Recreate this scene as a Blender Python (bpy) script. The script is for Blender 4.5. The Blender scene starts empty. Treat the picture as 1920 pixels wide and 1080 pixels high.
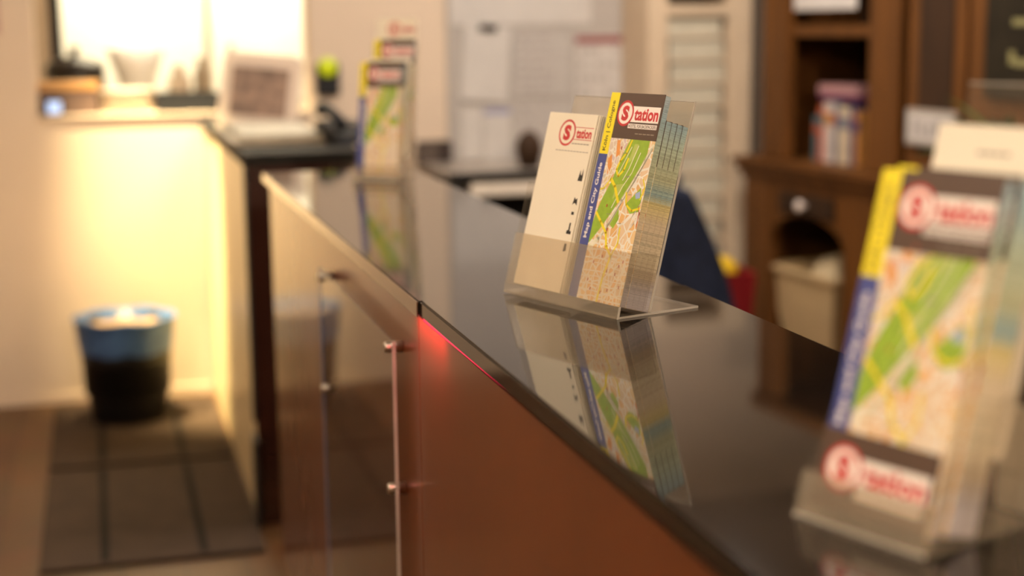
import bpy, math, random
from math import sin, cos, pi, radians, atan2, sqrt
from mathutils import Matrix, Vector

random.seed(7)
SC = bpy.context.scene
C = SC.collection

# ------------------------------------------------------------------ camera
def make_camera():
    a, p, r = radians(15.165), radians(9.799), radians(0.6)
    fwd = Vector((sin(a)*cos(p), cos(a)*cos(p), -sin(p)))
    right = Vector((cos(a), -sin(a), 0))
    up = right.cross(fwd)
    R = right*cos(r) - up*sin(r)
    U = up*cos(r) + right*sin(r)
    cd = bpy.data.cameras.new('camera')
    cd.sensor_width = 36.0
    cd.lens = 2850/1920*36
    cd.clip_start = 0.05
    cd.dof.use_dof = True
    cd.dof.focus_distance = 1.72
    cd.dof.aperture_fstop = 2.35
    o = bpy.data.objects.new('camera', cd)
    m = Matrix((R, U, -fwd)).transposed().to_4x4()
    m.translation = Vector((0, 0, 1.375))
    o.matrix_world = m
    C.objects.link(o)
    SC.camera = o
make_camera()

# ------------------------------------------------------------------ world, exposure, lights
W = bpy.data.worlds.new('world'); SC.world = W; W.use_nodes = True
W.node_tree.nodes['Background'].inputs[0].default_value = (1.0, 0.86, 0.72, 1)
W.node_tree.nodes['Background'].inputs[1].default_value = 0.16
vs = SC.view_settings
SC.cycles.transparent_max_bounces = 24
vs.view_transform = 'Standard'; vs.look = 'None'; vs.gamma = 1.0; vs.exposure = 0.0; vs.use_curve_mapping = False

def light(name, kind, loc, power, col, size=0.1, rot=(0, 0, 0), sizey=None, spot=None, blend=0.5):
    l = bpy.data.lights.new(name, kind); l.energy = power; l.color = col
    if kind == 'AREA':
        l.size = size
        if sizey: l.shape = 'RECTANGLE'; l.size_y = sizey
    else:
        l.shadow_soft_size = size
    if kind == 'SPOT': l.spot_size = radians(spot); l.spot_blend = blend
    o = bpy.data.objects.new(name, l); o.location = loc; o.rotation_euler = rot; C.objects.link(o)
    return o
WARM = (1.0, 0.84, 0.65)
def aim(o, to):
    d = Vector(to)-o.location
    o.rotation_euler = d.to_track_quat('-Z', 'Y').to_euler()
aim(light('kitchen_wall_fill', 'SPOT', (0.5, 6.9, 2.6), 290, (1.0, 0.90, 0.66), 0.1, spot=100, blend=0.8), (0.5, 8.0, 2.2))  # added fill that keeps the kitchen back wall blown out, no known lamp
light('kitchen_ceiling_light', 'AREA', (0.5, 7.0, 2.55), 45, (1.0, 0.88, 0.62), 1.0, (0, 0, 0), 0.6)
aim(light('kitchen_bowl_fill', 'SPOT', (0.2, 6.03, 2.5), 320, (1.0, 0.92, 0.72), 0.04, spot=13, blend=0.8), (0.165, 6.32, 1.27))  # added light aimed at the bowl to make it glare
aim(light('corner_ceiling_spot', 'SPOT', (0.0, 5.36, 2.62), 1500, (1.0, 0.81, 0.45), 0.04, spot=37, blend=1.0), (0.42, 5.78, 0.50))
aim(light('side_panel_fill', 'SPOT', (-0.55, 4.75, 2.62), 1500, (1.0, 0.80, 0.40), 0.04, spot=19, blend=1.0), (0.40, 5.35, 0.42))  # added second spot, only brightens the far unit's side face
light('guest_side_ceiling_spot', 'POINT', (-0.9, 1.1, 2.45), 80, WARM, 0.05)
light('guest_side_ceiling_spot', 'POINT', (-1.2, 3.9, 2.45), 36, WARM, 0.06)
light('staff_side_ceiling_lamp', 'AREA', (1.5, 4.3, 2.6), 55, (1.0, 0.88, 0.78), 1.0, (0, 0, 0), 0.5)
light('fill_behind_camera', 'POINT', (1.0, -1.8, 2.5), 185, WARM, 0.06)  # added fill behind the camera, brightens the map stack edges
light('staff_side_ceiling_spot', 'POINT', (1.2, 2.6, 2.5), 12, WARM, 0.04)

# ------------------------------------------------------------------ materials
def nt(name):
    m = bpy.data.materials.new(name); m.use_nodes = True
    t = m.node_tree; b = t.nodes['Principled BSDF']
    return m, t, b
def mat(name, col, rough=0.6, metal=0.0, spec=0.5, coat=0.0, var=0.06, scale=8.0, emit=None, es=0.0, bump=0.0, stretch=(1, 1, 1), coatr=0.05):
    """principled surface whose colour wanders a little with noise"""
    m, t, b = nt(name)
    n = t.nodes.new('ShaderNodeTexNoise'); n.inputs['Scale'].default_value = scale; n.inputs['Detail'].default_value = 4
    co = t.nodes.new('ShaderNodeTexCoord'); mp = t.nodes.new('ShaderNodeMapping')
    mp.inputs['Scale'].default_value = stretch
    t.links.new(co.outputs['Object'], mp.inputs['Vector']); t.links.new(mp.outputs['Vector'], n.inputs['Vector'])
    cr = t.nodes.new('ShaderNodeValToRGB')
    cr.color_ramp.elements[0].position = 0.3; cr.color_ramp.elements[1].position = 0.7
    cr.color_ramp.elements[0].color = tuple(max(0, c*(1-var)) for c in col) + (1,)
    cr.color_ramp.elements[1].color = tuple(min(1, c*(1+var)) for c in col) + (1,)
    t.links.new(n.outputs['Fac'], cr.inputs['Fac']); t.links.new(cr.outputs['Color'], b.inputs['Base Color'])
    b.inputs['Roughness'].default_value = rough; b.inputs['Metallic'].default_value = metal
    b.inputs['Specular IOR Level'].default_value = spec
    b.inputs['Coat Weight'].default_value = coat; b.inputs['Coat Roughness'].default_value = coatr
    if emit: b.inputs['Emission Color'].default_value = tuple(emit)+(1,); b.inputs['Emission Strength'].default_value = es
    if bump:
        bp = t.nodes.new('ShaderNodeBump'); bp.inputs['Strength'].default_value = bump; bp.inputs['Distance'].default_value = 0.01
        t.links.new(n.outputs['Fac'], bp.inputs['Height']); t.links.new(bp.outputs['Normal'], b.inputs['Normal'])
    return m
def acrylic(name, tint, haze, hazecol, rough=0.05, ior=1.45):
    m = bpy.data.materials.new(name); m.use_nodes = True; t = m.node_tree; t.nodes.clear()
    out = t.nodes.new('ShaderNodeOutputMaterial')
    tr = t.nodes.new('ShaderNodeBsdfTransparent'); tr.inputs[0].default_value = tint+(1,)
    df = t.nodes.new('ShaderNodeBsdfDiffuse'); df.inputs[0].default_value = hazecol+(1,)
    tl = t.nodes.new('ShaderNodeBsdfTranslucent'); tl.inputs[0].default_value = hazecol+(1,)
    gl = t.nodes.new('ShaderNodeBsdfGlossy'); gl.inputs['Roughness'].default_value = rough
    fr = t.nodes.new('ShaderNodeFresnel'); fr.inputs[0].default_value = ior
    ge = t.nodes.new('ShaderNodeNewGeometry'); fm = t.nodes.new('ShaderNodeMath'); fm.operation = 'SUBTRACT'; fm.use_clamp = True
    t.links.new(fr.outputs[0], fm.inputs[0]); t.links.new(ge.outputs['Backfacing'], fm.inputs[1])
    n = t.nodes.new('ShaderNodeTexNoise'); n.inputs['Scale'].default_value = 14
    co = t.nodes.new('ShaderNodeTexCoord'); t.links.new(co.outputs['Object'], n.inputs['Vector'])
    mr = t.nodes.new('ShaderNodeMapRange'); mr.inputs[3].default_value = haze*0.6; mr.inputs[4].default_value = haze*1.4
    t.links.new(n.outputs['Fac'], mr.inputs[0])
    m0 = t.nodes.new('ShaderNodeMixShader'); m0.inputs[0].default_value = 0.4
    m1 = t.nodes.new('ShaderNodeMixShader'); m2 = t.nodes.new('ShaderNodeMixShader')
    t.links.new(df.outputs[0], m0.inputs[1]); t.links.new(tl.outputs[0], m0.inputs[2])
    t.links.new(mr.outputs[0], m1.inputs[0]); t.links.new(tr.outputs[0], m1.inputs[1]); t.links.new(m0.outputs[0], m1.inputs[2])
    t.links.new(fm.outputs[0], m2.inputs[0]); t.links.new(m1.outputs[0], m2.inputs[1]); t.links.new(gl.outputs[0], m2.inputs[2])
    t.links.new(m2.outputs[0], out.inputs[0])
    return m
def ramp_mat(name, stops, axis=2, lo=0.0, hi=0.25, rough=0.6, nscale=(60, 60, 900), namt=0.25):
    """colour bands along one object axis, roughened by stretched noise: the edges of folded map sheets"""
    m, t, b = nt(name)
    co = t.nodes.new('ShaderNodeTexCoord'); sx = t.nodes.new('ShaderNodeSeparateXYZ')
    t.links.new(co.outputs['Object'], sx.inputs[0])
    mr = t.nodes.new('ShaderNodeMapRange'); mr.inputs[1].default_value = lo; mr.inputs[2].default_value = hi
    t.links.new(sx.outputs[axis], mr.inputs[0])
    mp = t.nodes.new('ShaderNodeMapping'); mp.inputs['Scale'].default_value = nscale
    t.links.new(co.outputs['Object'], mp.inputs['Vector'])
    n = t.nodes.new('ShaderNodeTexNoise'); n.inputs['Scale'].default_value = 1.0; n.inputs['Detail'].default_value = 3
    t.links.new(mp.outputs['Vector'], n.inputs['Vector'])
    ad = t.nodes.new('ShaderNodeMath'); ad.operation = 'MULTIPLY_ADD'
    ad.inputs[1].default_value = namt*0.35; t.links.new(n.outputs['Fac'], ad.inputs[0]); t.links.new(mr.outputs[0], ad.inputs[2])
    cr = t.nodes.new('ShaderNodeValToRGB'); e = cr.color_ramp.elements
    e[0].position = stops[0][0]; e[0].color = stops[0][1]+(1,)
    e[1].position = stops[-1][0]; e[1].color = stops[-1][1]+(1,)
    for p_, c_ in stops[1:-1]:
        k = e.new(p_); k.color = c_+(1,)
    t.links.new(ad.outputs[0], cr.inputs['Fac'])
    mx = t.nodes.new('ShaderNodeMix'); mx.data_type = 'RGBA'; mx.blend_type = 'MULTIPLY'; mx.inputs[0].default_value = 0.6
    c2 = t.nodes.new('ShaderNodeValToRGB'); c2.color_ramp.elements[0].position = 0.38; c2.color_ramp.elements[1].position = 0.55
    c2.color_ramp.elements[0].color = (0.45, 0.45, 0.45, 1)
    t.links.new(n.outputs['Fac'], c2.inputs['Fac'])
    t.links.new(cr.outputs['Color'], mx.inputs[6]); t.links.new(c2.outputs['Color'], mx.inputs[7])
    t.links.new(mx.outputs[2], b.inputs['Base Color']); b.inputs['Roughness'].default_value = rough
    return m
def cell_mat(name, cols, scale, rough=0.35):
    """printed city blocks: irregular cells of a few paper colours with pale streets between"""
    m, t, b = nt(name)
    co = t.nodes.new('ShaderNodeTexCoord'); mp = t.nodes.new('ShaderNodeMapping')
    mp.inputs['Scale'].default_value = (scale, 1, scale*0.8)
    t.links.new(co.outputs['Object'], mp.inputs['Vector'])
    v = t.nodes.new('ShaderNodeTexVoronoi'); v.inputs['Scale'].default_value = 1
    d = t.nodes.new('ShaderNodeTexVoronoi'); d.feature = 'DISTANCE_TO_EDGE'; d.inputs['Scale'].default_value = 1
    t.links.new(mp.outputs['Vector'], v.inputs['Vector']); t.links.new(mp.outputs['Vector'], d.inputs['Vector'])
    sp = t.nodes.new('ShaderNodeSeparateColor'); t.links.new(v.outputs['Color'], sp.inputs[0])
    cr = t.nodes.new('ShaderNodeValToRGB'); cr.color_ramp.interpolation = 'CONSTANT'
    e = cr.color_ramp.elements; e[0].color = cols[0]+(1,); e[0].position = 0; e[1].color = cols[1]+(1,); e[1].position = 1/len(cols)
    for i, c_ in enumerate(cols[2:]):
        k = e.new((i+2)/len(cols)); k.color = c_+(1,)
    t.links.new(sp.outputs[0], cr.inputs['Fac'])
    lt = t.nodes.new('ShaderNodeMath'); lt.operation = 'LESS_THAN'; lt.inputs[1].default_value = 0.07
    t.links.new(d.outputs['Distance'], lt.inputs[0])
    mx = t.nodes.new('ShaderNodeMix'); mx.data_type = 'RGBA'; mx.inputs[7].default_value = (0.80, 0.76, 0.68, 1)
    t.links.new(lt.outputs[0], mx.inputs[0]); t.links.new(cr.outputs['Color'], mx.inputs[6])
    t.links.new(mx.outputs[2], b.inputs['Base Color']); b.inputs['Roughness'].default_value = rough
    return m
def wood(name, c1, c2, rough=0.4, stretch=(6, 6, 0.7), coat=0.0, scale=4.0):
    m = mat(name, c1, rough, coat=coat, var=0.0, scale=scale, stretch=stretch)
    cr = [n for n in m.node_tree.nodes if n.type == 'VALTORGB'][0]
    cr.color_ramp.elements[0].color = c1+(1,); cr.color_ramp.elements[1].color = c2+(1,)
    m.node_tree.nodes['Principled BSDF'].inputs['Specular IOR Level'].default_value = 0.25
    return m
def plank_mat(name):
    m, t, b = nt(name)
    co = t.nodes.new('ShaderNodeTexCoord'); mp = t.nodes.new('ShaderNodeMapping')
    mp.inputs['Rotation'].default_value = (0, 0, pi/2)
    t.links.new(co.outputs['Object'], mp.inputs['Vector'])
    br = t.nodes.new('ShaderNodeTexBrick'); br.inputs['Scale'].default_value = 1.0
    br.inputs['Brick Width'].default_value = 1.3; br.inputs['Row Height'].default_value = 0.16; br.inputs['Mortar Size'].default_value = 0.003
    br.inputs['Color1'].default_value = (0.135, 0.062, 0.022, 1); br.inputs['Color2'].default_value = (0.10, 0.046, 0.017, 1)
    br.inputs['Mortar'].default_value = (0.05, 0.025, 0.012, 1)
    t.links.new(mp.outputs['Vector'], br.inputs['Vector'])
    n = t.nodes.new('ShaderNodeTexNoise'); n.inputs['Scale'].default_value = 5; n.inputs['Detail'].default_value = 6
    mx = t.nodes.new('ShaderNodeMix'); mx.data_type = 'RGBA'; mx.blend_type = 'MULTIPLY'; mx.inputs[0].default_value = 0.5
    t.links.new(co.outputs['Object'], n.inputs['Vector'])
    t.links.new(br.outputs['Color'], mx.inputs[6]); t.links.new(n.outputs['Color'], mx.inputs[7])
    t.links.new(mx.outputs[2], b.inputs['Base Color']); b.inputs['Roughness'].default_value = 0.42; b.inputs['Specular IOR Level'].default_value = 0.22
    return m

M = dict(
    slab=mat('black_polished_slab', (0.012, 0.009, 0.007), 0.045, spec=1.0, var=0.35, scale=3, stretch=(6, 1, 1)),
    brownslab=mat('dark_polished_slab', (0.016, 0.012, 0.010), 0.07, spec=1.0, var=0.3, scale=3),
    slabedge=mat('brown_glossy_edge', (0.10, 0.045, 0.020), 0.15, coat=0.6, var=0.2),
    front=mat('red_brown_lacquer', (0.135, 0.032, 0.007), 0.45, spec=0.25, coat=0.9, var=0.12, scale=5, coatr=0.19),
    darkred=mat('dark_brown_lacquer', (0.040, 0.013, 0.008), 0.25, var=0.2, coat=0.4),
    yellowpaint=mat('cream_lacquer', (0.72, 0.58, 0.34), 0.35, var=0.03),
    plinth=mat('black_plinth', (0.008, 0.008, 0.010), 0.5),
    wall=mat('beige_wall_paint', (0.62, 0.50, 0.385), 0.85, var=0.03, scale=3, bump=0.05),
    wallgrey=mat('pale_grey_panel', (0.385, 0.35, 0.32), 0.8, var=0.05, scale=3),
    kwall=mat('white_kitchen_paint', (0.85, 0.80, 0.70), 0.7, var=0.02),
    ceil=mat('white_ceiling_paint', (0.70, 0.64, 0.56), 0.9, var=0.02),
    floor=plank_mat('brown_floor_boards'),
    mats=mat('dark_ribbed_rubber', (0.052, 0.033, 0.022), 0.85, spec=0.15, var=0.15, scale=12),
    groove=mat('black_groove', (0.012, 0.010, 0.009), 0.9, spec=0.1),
    blackp=mat('black_plastic', (0.008, 0.007, 0.007), 0.4, spec=0.4),
    bluebag=mat('blue_bin_liner', (0.055, 0.120, 0.270), 0.4, var=0.25, scale=20, bump=0.4),
    bagin=mat('bin_contents', (0.34, 0.22, 0.12), 0.7, var=0.4, scale=14),
    clear=acrylic('clear_acrylic', (0.97, 0.96, 0.94), 0.045, (0.80, 0.70, 0.56)),
    milky=acrylic('scratched_acrylic', (0.95, 0.93, 0.90), 0.17, (0.86, 0.76, 0.60), 0.12),
    edge=acrylic('acrylic_cut_edge', (0.8, 0.78, 0.74), 0.6, (0.82, 0.78, 0.72), 0.2),
    brown=mat('brown_ink', (0.085, 0.052, 0.038), 0.35, var=0.04),
    white=mat('white_ink', (0.86, 0.80, 0.76), 0.5, var=0.02),
    paper=mat('cream_paper', (0.80, 0.73, 0.60), 0.6, var=0.02),
    greyedge=mat('paper_edge', (0.42, 0.40, 0.34), 0.7, var=0.1),
    red=mat('red_ink', (0.52, 0.030, 0.035), 0.4, var=0.05),
    pinkw=mat('pale_logo_ink', (0.82, 0.66, 0.62), 0.5, var=0.02),
    yellow=mat('yellow_ink', (0.86, 0.72, 0.018), 0.4, var=0.03),
    roady=mat('road_yellow_ink', (0.82, 0.68, 0.02), 0.4, var=0.05),
    blue=mat('blue_ink', (0.055, 0.075, 0.27), 0.4, var=0.04),
    green=mat('park_green_ink', (0.27, 0.42, 0.035), 0.4, var=0.12, scale=120),
    green2=mat('light_green_ink', (0.42, 0.50, 0.12), 0.4, var=0.08, scale=120),
    rail=mat('railway_cream_ink', (0.78, 0.74, 0.56), 0.5, var=0.12, scale=300),
    ink=mat('black_ink', (0.02, 0.018, 0.015), 0.5),
    greyink=mat('grey_ink', (0.28, 0.24, 0.20), 0.5),
    street=mat('street_white_ink', (0.84, 0.78, 0.68), 0.5, var=0.03),
    lake=mat('lake_blue_ink', (0.34, 0.42, 0.66), 0.4),
    dot=mat('landmark_red_ink', (0.38, 0.07, 0.03), 0.4),
    orangeink=mat('orange_ink', (0.72, 0.30, 0.08), 0.4, var=0.1, scale=150),
    city=cell_mat('city_blocks', [(0.74, 0.48, 0.22), (0.76, 0.54, 0.28), (0.74, 0.44, 0.18), (0.72, 0.54, 0.36)], 95),
    cityp=cell_mat('pale_city_blocks', [(0.66, 0.55, 0.45), (0.62, 0.50, 0.50), (0.68, 0.52, 0.30), (0.55, 0.50, 0.42)], 150),
    pages=ramp_mat('folded_sheet_edges', [(0.0, (0.43, 0.39, 0.41)), (0.12, (0.39, 0.36, 0.38)), (0.20, (0.35, 0.28, 0.20)), (0.3, (0.52, 0.45, 0.32)),
                   (0.45, (0.58, 0.49, 0.35)), (0.54, (0.61, 0.52, 0.23)), (0.58, (0.26, 0.39, 0.41)), (0.66, (0.43, 0.45, 0.29)),
                   (0.8, (0.43, 0.52, 0.41)), (0.92, (0.32, 0.46, 0.52)), (1.0, (0.43, 0.54, 0.61))]),
    led=mat('lit_red_led', (0.9, 0.05, 0.12), 0.5, emit=(1.0, 0.02, 0.085), es=1.0),
    steel=mat('brushed_steel', (0.60, 0.56, 0.50), 0.3, metal=1.0),
    poster=acrylic('clear_front_panel', (0.90, 0.88, 0.86), 0.02, (0.6, 0.52, 0.44), 0.015, 2.1),
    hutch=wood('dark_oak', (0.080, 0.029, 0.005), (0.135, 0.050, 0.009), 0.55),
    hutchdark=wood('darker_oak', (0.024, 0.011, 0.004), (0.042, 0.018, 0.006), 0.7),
    china=mat('white_china', (0.72, 0.62, 0.56), 0.25),
    shelfcream=mat('cream_painted_wood', (0.56, 0.44, 0.31), 0.6, var=0.05),
    shelfin=mat('grey_tray_back', (0.30, 0.27, 0.22), 0.7, var=0.15),
    traypaper=mat('tray_papers', (0.50, 0.46, 0.36), 0.8, var=0.1, scale=30),
    sheet=mat('white_sheet', (0.50, 0.47, 0.44), 0.7, var=0.05),
    sheet2=mat('grey_printed_sheet', (0.41, 0.38, 0.355), 0.7, var=0.12, scale=60),
    calred=mat('maroon_print', (0.22, 0.05, 0.05), 0.6),
    greyprint=mat('grey_print', (0.36, 0.32, 0.30), 0.7, var=0.3, scale=60),
    bluetab_refl=mat('pale_blue_tab_and_reflection', (0.26, 0.27, 0.42), 0.5),
    navy=mat('navy_fabric', (0.010, 0.018, 0.050), 0.85, var=0.3, scale=25, bump=0.3),
    chairmetal=mat('black_chair_metal', (0.015, 0.015, 0.016), 0.35, metal=0.6),
    redplastic=mat('red_plastic', (0.22, 0.003, 0.010), 0.4),
    yellowplastic=mat('yellow_plastic', (0.72, 0.46, 0.02), 0.4),
    basket=mat('cream_plastic', (0.62, 0.45, 0.24), 0.5),
    cloth=mat('cream_cloth', (0.66, 0.54, 0.34), 0.9, var=0.15, scale=20, bump=0.4),
    board=mat('dark_green_chalkboard', (0.020, 0.015, 0.008), 0.8, spec=0.15, var=0.3),
    chalk=mat('pale_yellow_chalk', (0.22, 0.20, 0.08), 0.9),
    leafg=mat('leaf_green', (0.07, 0.13, 0.02), 0.5, var=0.3),
    desktop=mat('black_worktop', (0.020, 0.018, 0.016), 0.7, spec=0.1),
    desk_reflection=mat('grey_desk_wall_reflection', (0.30, 0.26, 0.22), 0.3, var=0.05),  # grey stands for the wall reflected in the desk top
    deskwhite=mat('white_desk_laminate', (0.70, 0.62, 0.52), 0.4),
    boxbrown=mat('dark_brown_metal', (0.020, 0.009, 0.007), 0.5),
    boxtan=mat('grey_brown_metal', (0.075, 0.052, 0.040), 0.5),
    lime=mat('lit_lime_display', (0.5, 0.6, 0.0), 0.4, emit=(0.55, 0.62, 0.0), es=0.16),
    phone=mat('black_phone', (0.014, 0.014, 0.016), 0.6, spec=0.2),
    photo=mat('brown_photograph', (0.19, 0.12, 0.085), 0.4, var=0.55, scale=22),
    frame=mat('cream_mount', (0.56, 0.45, 0.36), 0.5, var=0.02),
    tan=mat('tan_tray', (0.34, 0.27, 0.19), 0.5),
    steelpot=mat('dark_pan', (0.03, 0.022, 0.018), 0.35, metal=0.3),
    crate=mat('orange_wood', (0.50, 0.26, 0.08), 0.5, var=0.15),
    cratefront=mat('grey_brown_wood', (0.13, 0.08, 0.06), 0.6),
    bluelamp=mat('pale_blue_display', (0.3, 0.4, 0.6), 0.4, emit=(0.45, 0.62, 1.0), es=0.9),
    tub=mat('pale_grey_tub', (0.34, 0.29, 0.24), 0.5),
    pink=mat('pink_print', (0.40, 0.22, 0.20), 0.6, var=0.1),
)
for nm, c_ in dict(bk_teal=(0.06, 0.13, 0.15), bk_red=(0.42, 0.09, 0.04), bk_white=(0.50, 0.42, 0.38), bk_navy=(0.03, 0.035, 0.11), bk_orange=(0.45, 0.20, 0.05),
                   bk_cream=(0.50, 0.40, 0.28), bk_purple=(0.14, 0.03, 0.09), bk_pink=(0.38, 0.20, 0.20), bk_slate=(0.14, 0.16, 0.19)).items():
    M[nm] = mat(nm.replace('bk_', 'book_'), c_, 0.5, var=0.15, scale=30)

# ------------------------------------------------------------------ mesh helpers
class MB:
    """collects faces with materials; build() links them as one mesh object"""
    def __init__(s): s.v = []; s.f = []; s.fm = []; s.ms = []; s.sm = []
    def mi(s, m):
        if m not in s.ms: s.ms.append(m)
        return s.ms.index(m)
    def add(s, vs_, fs, m, smooth=False, T=None):
        b = len(s.v); i = s.mi(m)
        for p in vs_:
            p = Vector(p)
            s.v.append(tuple(T @ p) if T else tuple(p))
        for f in fs:
            s.f.append([b+k for k in f]); s.fm.append(i); s.sm.append(smooth)
        return s
    def box(s, x0, x1, y0, y1, z0, z1, m, T=None, bev=0.0):
        if bev > 0:
            return s.rbox(x0, x1, y0, y1, z0, z1, m, bev, T)
        vs_ = [(x, y, z) for x in (x0, x1) for y in (y0, y1) for z in (z0, z1)]
        fs = [(0, 1, 3, 2), (4, 6, 7, 5), (0, 4, 5, 1), (2, 3, 7, 6), (0, 2, 6, 4), (1, 5, 7, 3)]
        return s.add(vs_, fs, m, T=T)
    def rbox(s, x0, x1, y0, y1, z0, z1, m, b, T=None):
        import bmesh
        bm = bmesh.new(); bmesh.ops.create_cube(bm, size=1)
        bmesh.ops.scale(bm, vec=(x1-x0, y1-y0, z1-z0), verts=bm.verts)
        bmesh.ops.translate(bm, vec=((x0+x1)/2, (y0+y1)/2, (z0+z1)/2), verts=bm.verts)
        bmesh.ops.bevel(bm, geom=bm.edges[:], offset=b, segments=2, affect='EDGES')
        bm.verts.index_update()
        s.add([v.co.copy() for v in bm.verts], [[v.index for v in f.verts] for f in bm.faces], m, T=T)
        bm.free(); return s
    def prism(s, prof, u0, u1, m, T=None):
        """profile in the (y, z) plane swept along x from u0 to u1"""
        n = len(prof); vs_ = [(u0, p[0], p[1]) for p in prof]+[(u1, p[0], p[1]) for p in prof]
        fs = [list(range(n)), list(range(2*n-1, n-1, -1))]+[(k, (k+1) % n, n+(k+1) % n, n+k) for k in range(n)]
        return s.add(vs_, fs, m, T=T)
    def plate(s, a, b, t, u0, u1, m):
        """a sheet of thickness t between profile points a and b"""
        d = Vector((b[0]-a[0], b[1]-a[1])).normalized(); n = Vector((-d.y, d.x))*t
        return s.prism([a, b, (b[0]-n.x*-1, b[1]+n.y), (a[0]+n.x, a[1]+n.y)], u0, u1, m)
    def lathe(s, prof, m, seg=40, T=None, smooth=True, sx=1, sy=1):
        vs_ = []; fs = []
        for r, z in prof:
            for k in range(seg):
                a = 2*pi*k/seg; vs_.append((r*cos(a)*sx, r*sin(a)*sy, z))
        for i in range(len(prof)-1):
            for k in range(seg):
                fs.append((i*seg+k, i*seg+(k+1) % seg, (i+1)*seg+(k+1) % seg, (i+1)*seg+k))
        return s.add(vs_, fs, m, smooth=smooth, T=T)
    def tube(s, pts, r, m, seg=10, T=None):
        pts = [Vector(p) for p in pts]; vs_ = []; fs = []
        for i, p in enumerate(pts):
            d = (pts[min(i+1, len(pts)-1)]-pts[max(i-1, 0)]).normalized()
            a = d.orthogonal().normalized() if i == 0 else (pa-d*pa.dot(d)).normalized()
            pa = a; b = d.cross(a)
            rr = r[i] if isinstance(r, (list, tuple)) else r
            for k in range(seg):
                an = 2*pi*k/seg; vs_.append(p+(a*cos(an)+b*sin(an))*rr)
        for i in range(len(pts)-1):
            for k in range(seg):
                fs.append((i*seg+k, i*seg+(k+1) % seg, (i+1)*seg+(k+1) % seg, (i+1)*seg+k))
        fs += [list(range(seg-1, -1, -1)), [(len(pts)-1)*seg+k for k in range(seg)]]
        return s.add(vs_, fs, m, smooth=True, T=T)
    def build(s, name, parent=None, loc=(0, 0, 0), rot=(0, 0, 0)):
        me = bpy.data.meshes.new(name); me.from_pydata(s.v, [], s.f)
        for m in s.ms: me.materials.append(m)
        me.polygons.foreach_set('material_index', s.fm); me.polygons.foreach_set('use_smooth', s.sm)
        me.update()
        o = bpy.data.objects.new(name, me); C.objects.link(o)
        o.location = loc; o.rotation_euler = rot
        if parent: o.parent = parent
        return o
def box(name, x0, x1, y0, y1, z0, z1, m, parent=None, bev=0.0):
    return MB().box(x0, x1, y0, y1, z0, z1, m, bev=bev).build(name, parent)
def tag(o, label, cat, group=None):
    o['label'] = label; o['category'] = cat
    if group: o['group'] = group
    return o
def struct(o): o['kind'] = 'structure'; return o
def empty(name, loc=(0, 0, 0), rot=(0, 0, 0)):
    o = bpy.data.objects.new(name, None); C.objects.link(o); o.location = loc; o.rotation_euler = rot
    o.empty_display_size = 0.05
    return o
def copy_thing(o, loc=None, rot=None):
    c = o.copy(); C.objects.link(c)
    for ch in list(o.children):
        d = ch.copy(); C.objects.link(d); d.parent = c
        for g in list(ch.children):
            e = g.copy(); C.objects.link(e); e.parent = d
    if loc is not None: c.location = loc
    if rot is not None: c.rotation_euler = rot
    return c

# flat artwork: everything printed lies in the x/z plane facing -y, layer n sits n*0.03 mm proud
class Art:
    def __init__(s, mb, y=0.0): s.mb = mb; s.y = y; s.n = 1
    def poly(s, pts, m, layer=None):
        l = s.n if layer is None else layer
        y = s.y-0.00003*l
        # counter-clockwise seen from -y
        a = sum(pts[i][0]*pts[(i+1) % len(pts)][1]-pts[(i+1) % len(pts)][0]*pts[i][1] for i in range(len(pts)))
        if a < 0: pts = pts[::-1]
        s.mb.add([(p[0], y, p[1]) for p in pts], [list(range(len(pts)))], m)
    def up(s): s.n += 1; return s
    def rect(s, x0, x1, z0, z1, m): s.poly([(x0, z0), (x1, z0), (x1, z1), (x0, z1)], m)
    def disc(s, cx, cz, rx, rz, m, n=32): s.poly([(cx+rx*cos(2*pi*k/n), cz+rz*sin(2*pi*k/n)) for k in range(n)], m)
    def line(s, pts, w, m, clip=None):
        for i in range(len(pts)-1):
            (x0, z0), (x1, z1) = pts[i], pts[i+1]
            d = Vector((x1-x0, z1-z0)); L = d.length
            if L < 1e-6: continue
            d /= L; n = Vector((-d.y, d.x))*w/2; e = d*w*0.3
            q = [(x0-e.x+n.x, z0-e.y+n.y), (x0-e.x-n.x, z0-e.y-n.y), (x1+e.x-n.x, z1+e.y-n.y), (x1+e.x+n.x, z1+e.y+n.y)]
            if clip: q = [(min(max(a, clip[0]), clip[1]), min(max(b, clip[2]), clip[3])) for a, b in q]
            s.poly(q, m)
    def text(s, txt, x0, x1, z0, z1, m, off=0.02, rot90=False):
        vs_, fs = glyphs(txt, off)
        bx0 = min(v[0] for v in vs_); bx1 = max(v[0] for v in vs_); by0 = min(v[1] for v in vs_); by1 = max(v[1] for v in vs_)
        out = []
        for a, b in vs_:
            p = (a-bx0)/(bx1-bx0); q = (b-by0)/(by1-by0)
            if rot90: out.append((x1-q*(x1-x0), s.y-0.00003*s.n, z0+p*(z1-z0)))
            else: out.append((x0+p*(x1-x0), s.y-0.00003*s.n, z0+q*(z1-z0)))
        s.mb.add(out, fs, m)
_gl = {}
def glyphs(txt, off):
    k = (txt, off)
    if k in _gl: return _gl[k]
    cu = bpy.data.curves.new('lettering', 'FONT'); cu.body = txt; cu.offset = off; cu.resolution_u = 3; cu.fill_mode = 'FRONT'
    o = bpy.data.objects.new('lettering', cu); C.objects.link(o)
    dg = bpy.context.evaluated_depsgraph_get(); dg.update()
    me = o.evaluated_get(dg).to_mesh()
    r = ([(v.co.x, v.co.y) for v in me.vertices], [list(p.vertices) for p in me.polygons])
    o.evaluated_get(dg).to_mesh_clear()
    bpy.data.objects.remove(o); bpy.data.curves.remove(cu)
    _gl[k] = r
    return r

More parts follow.
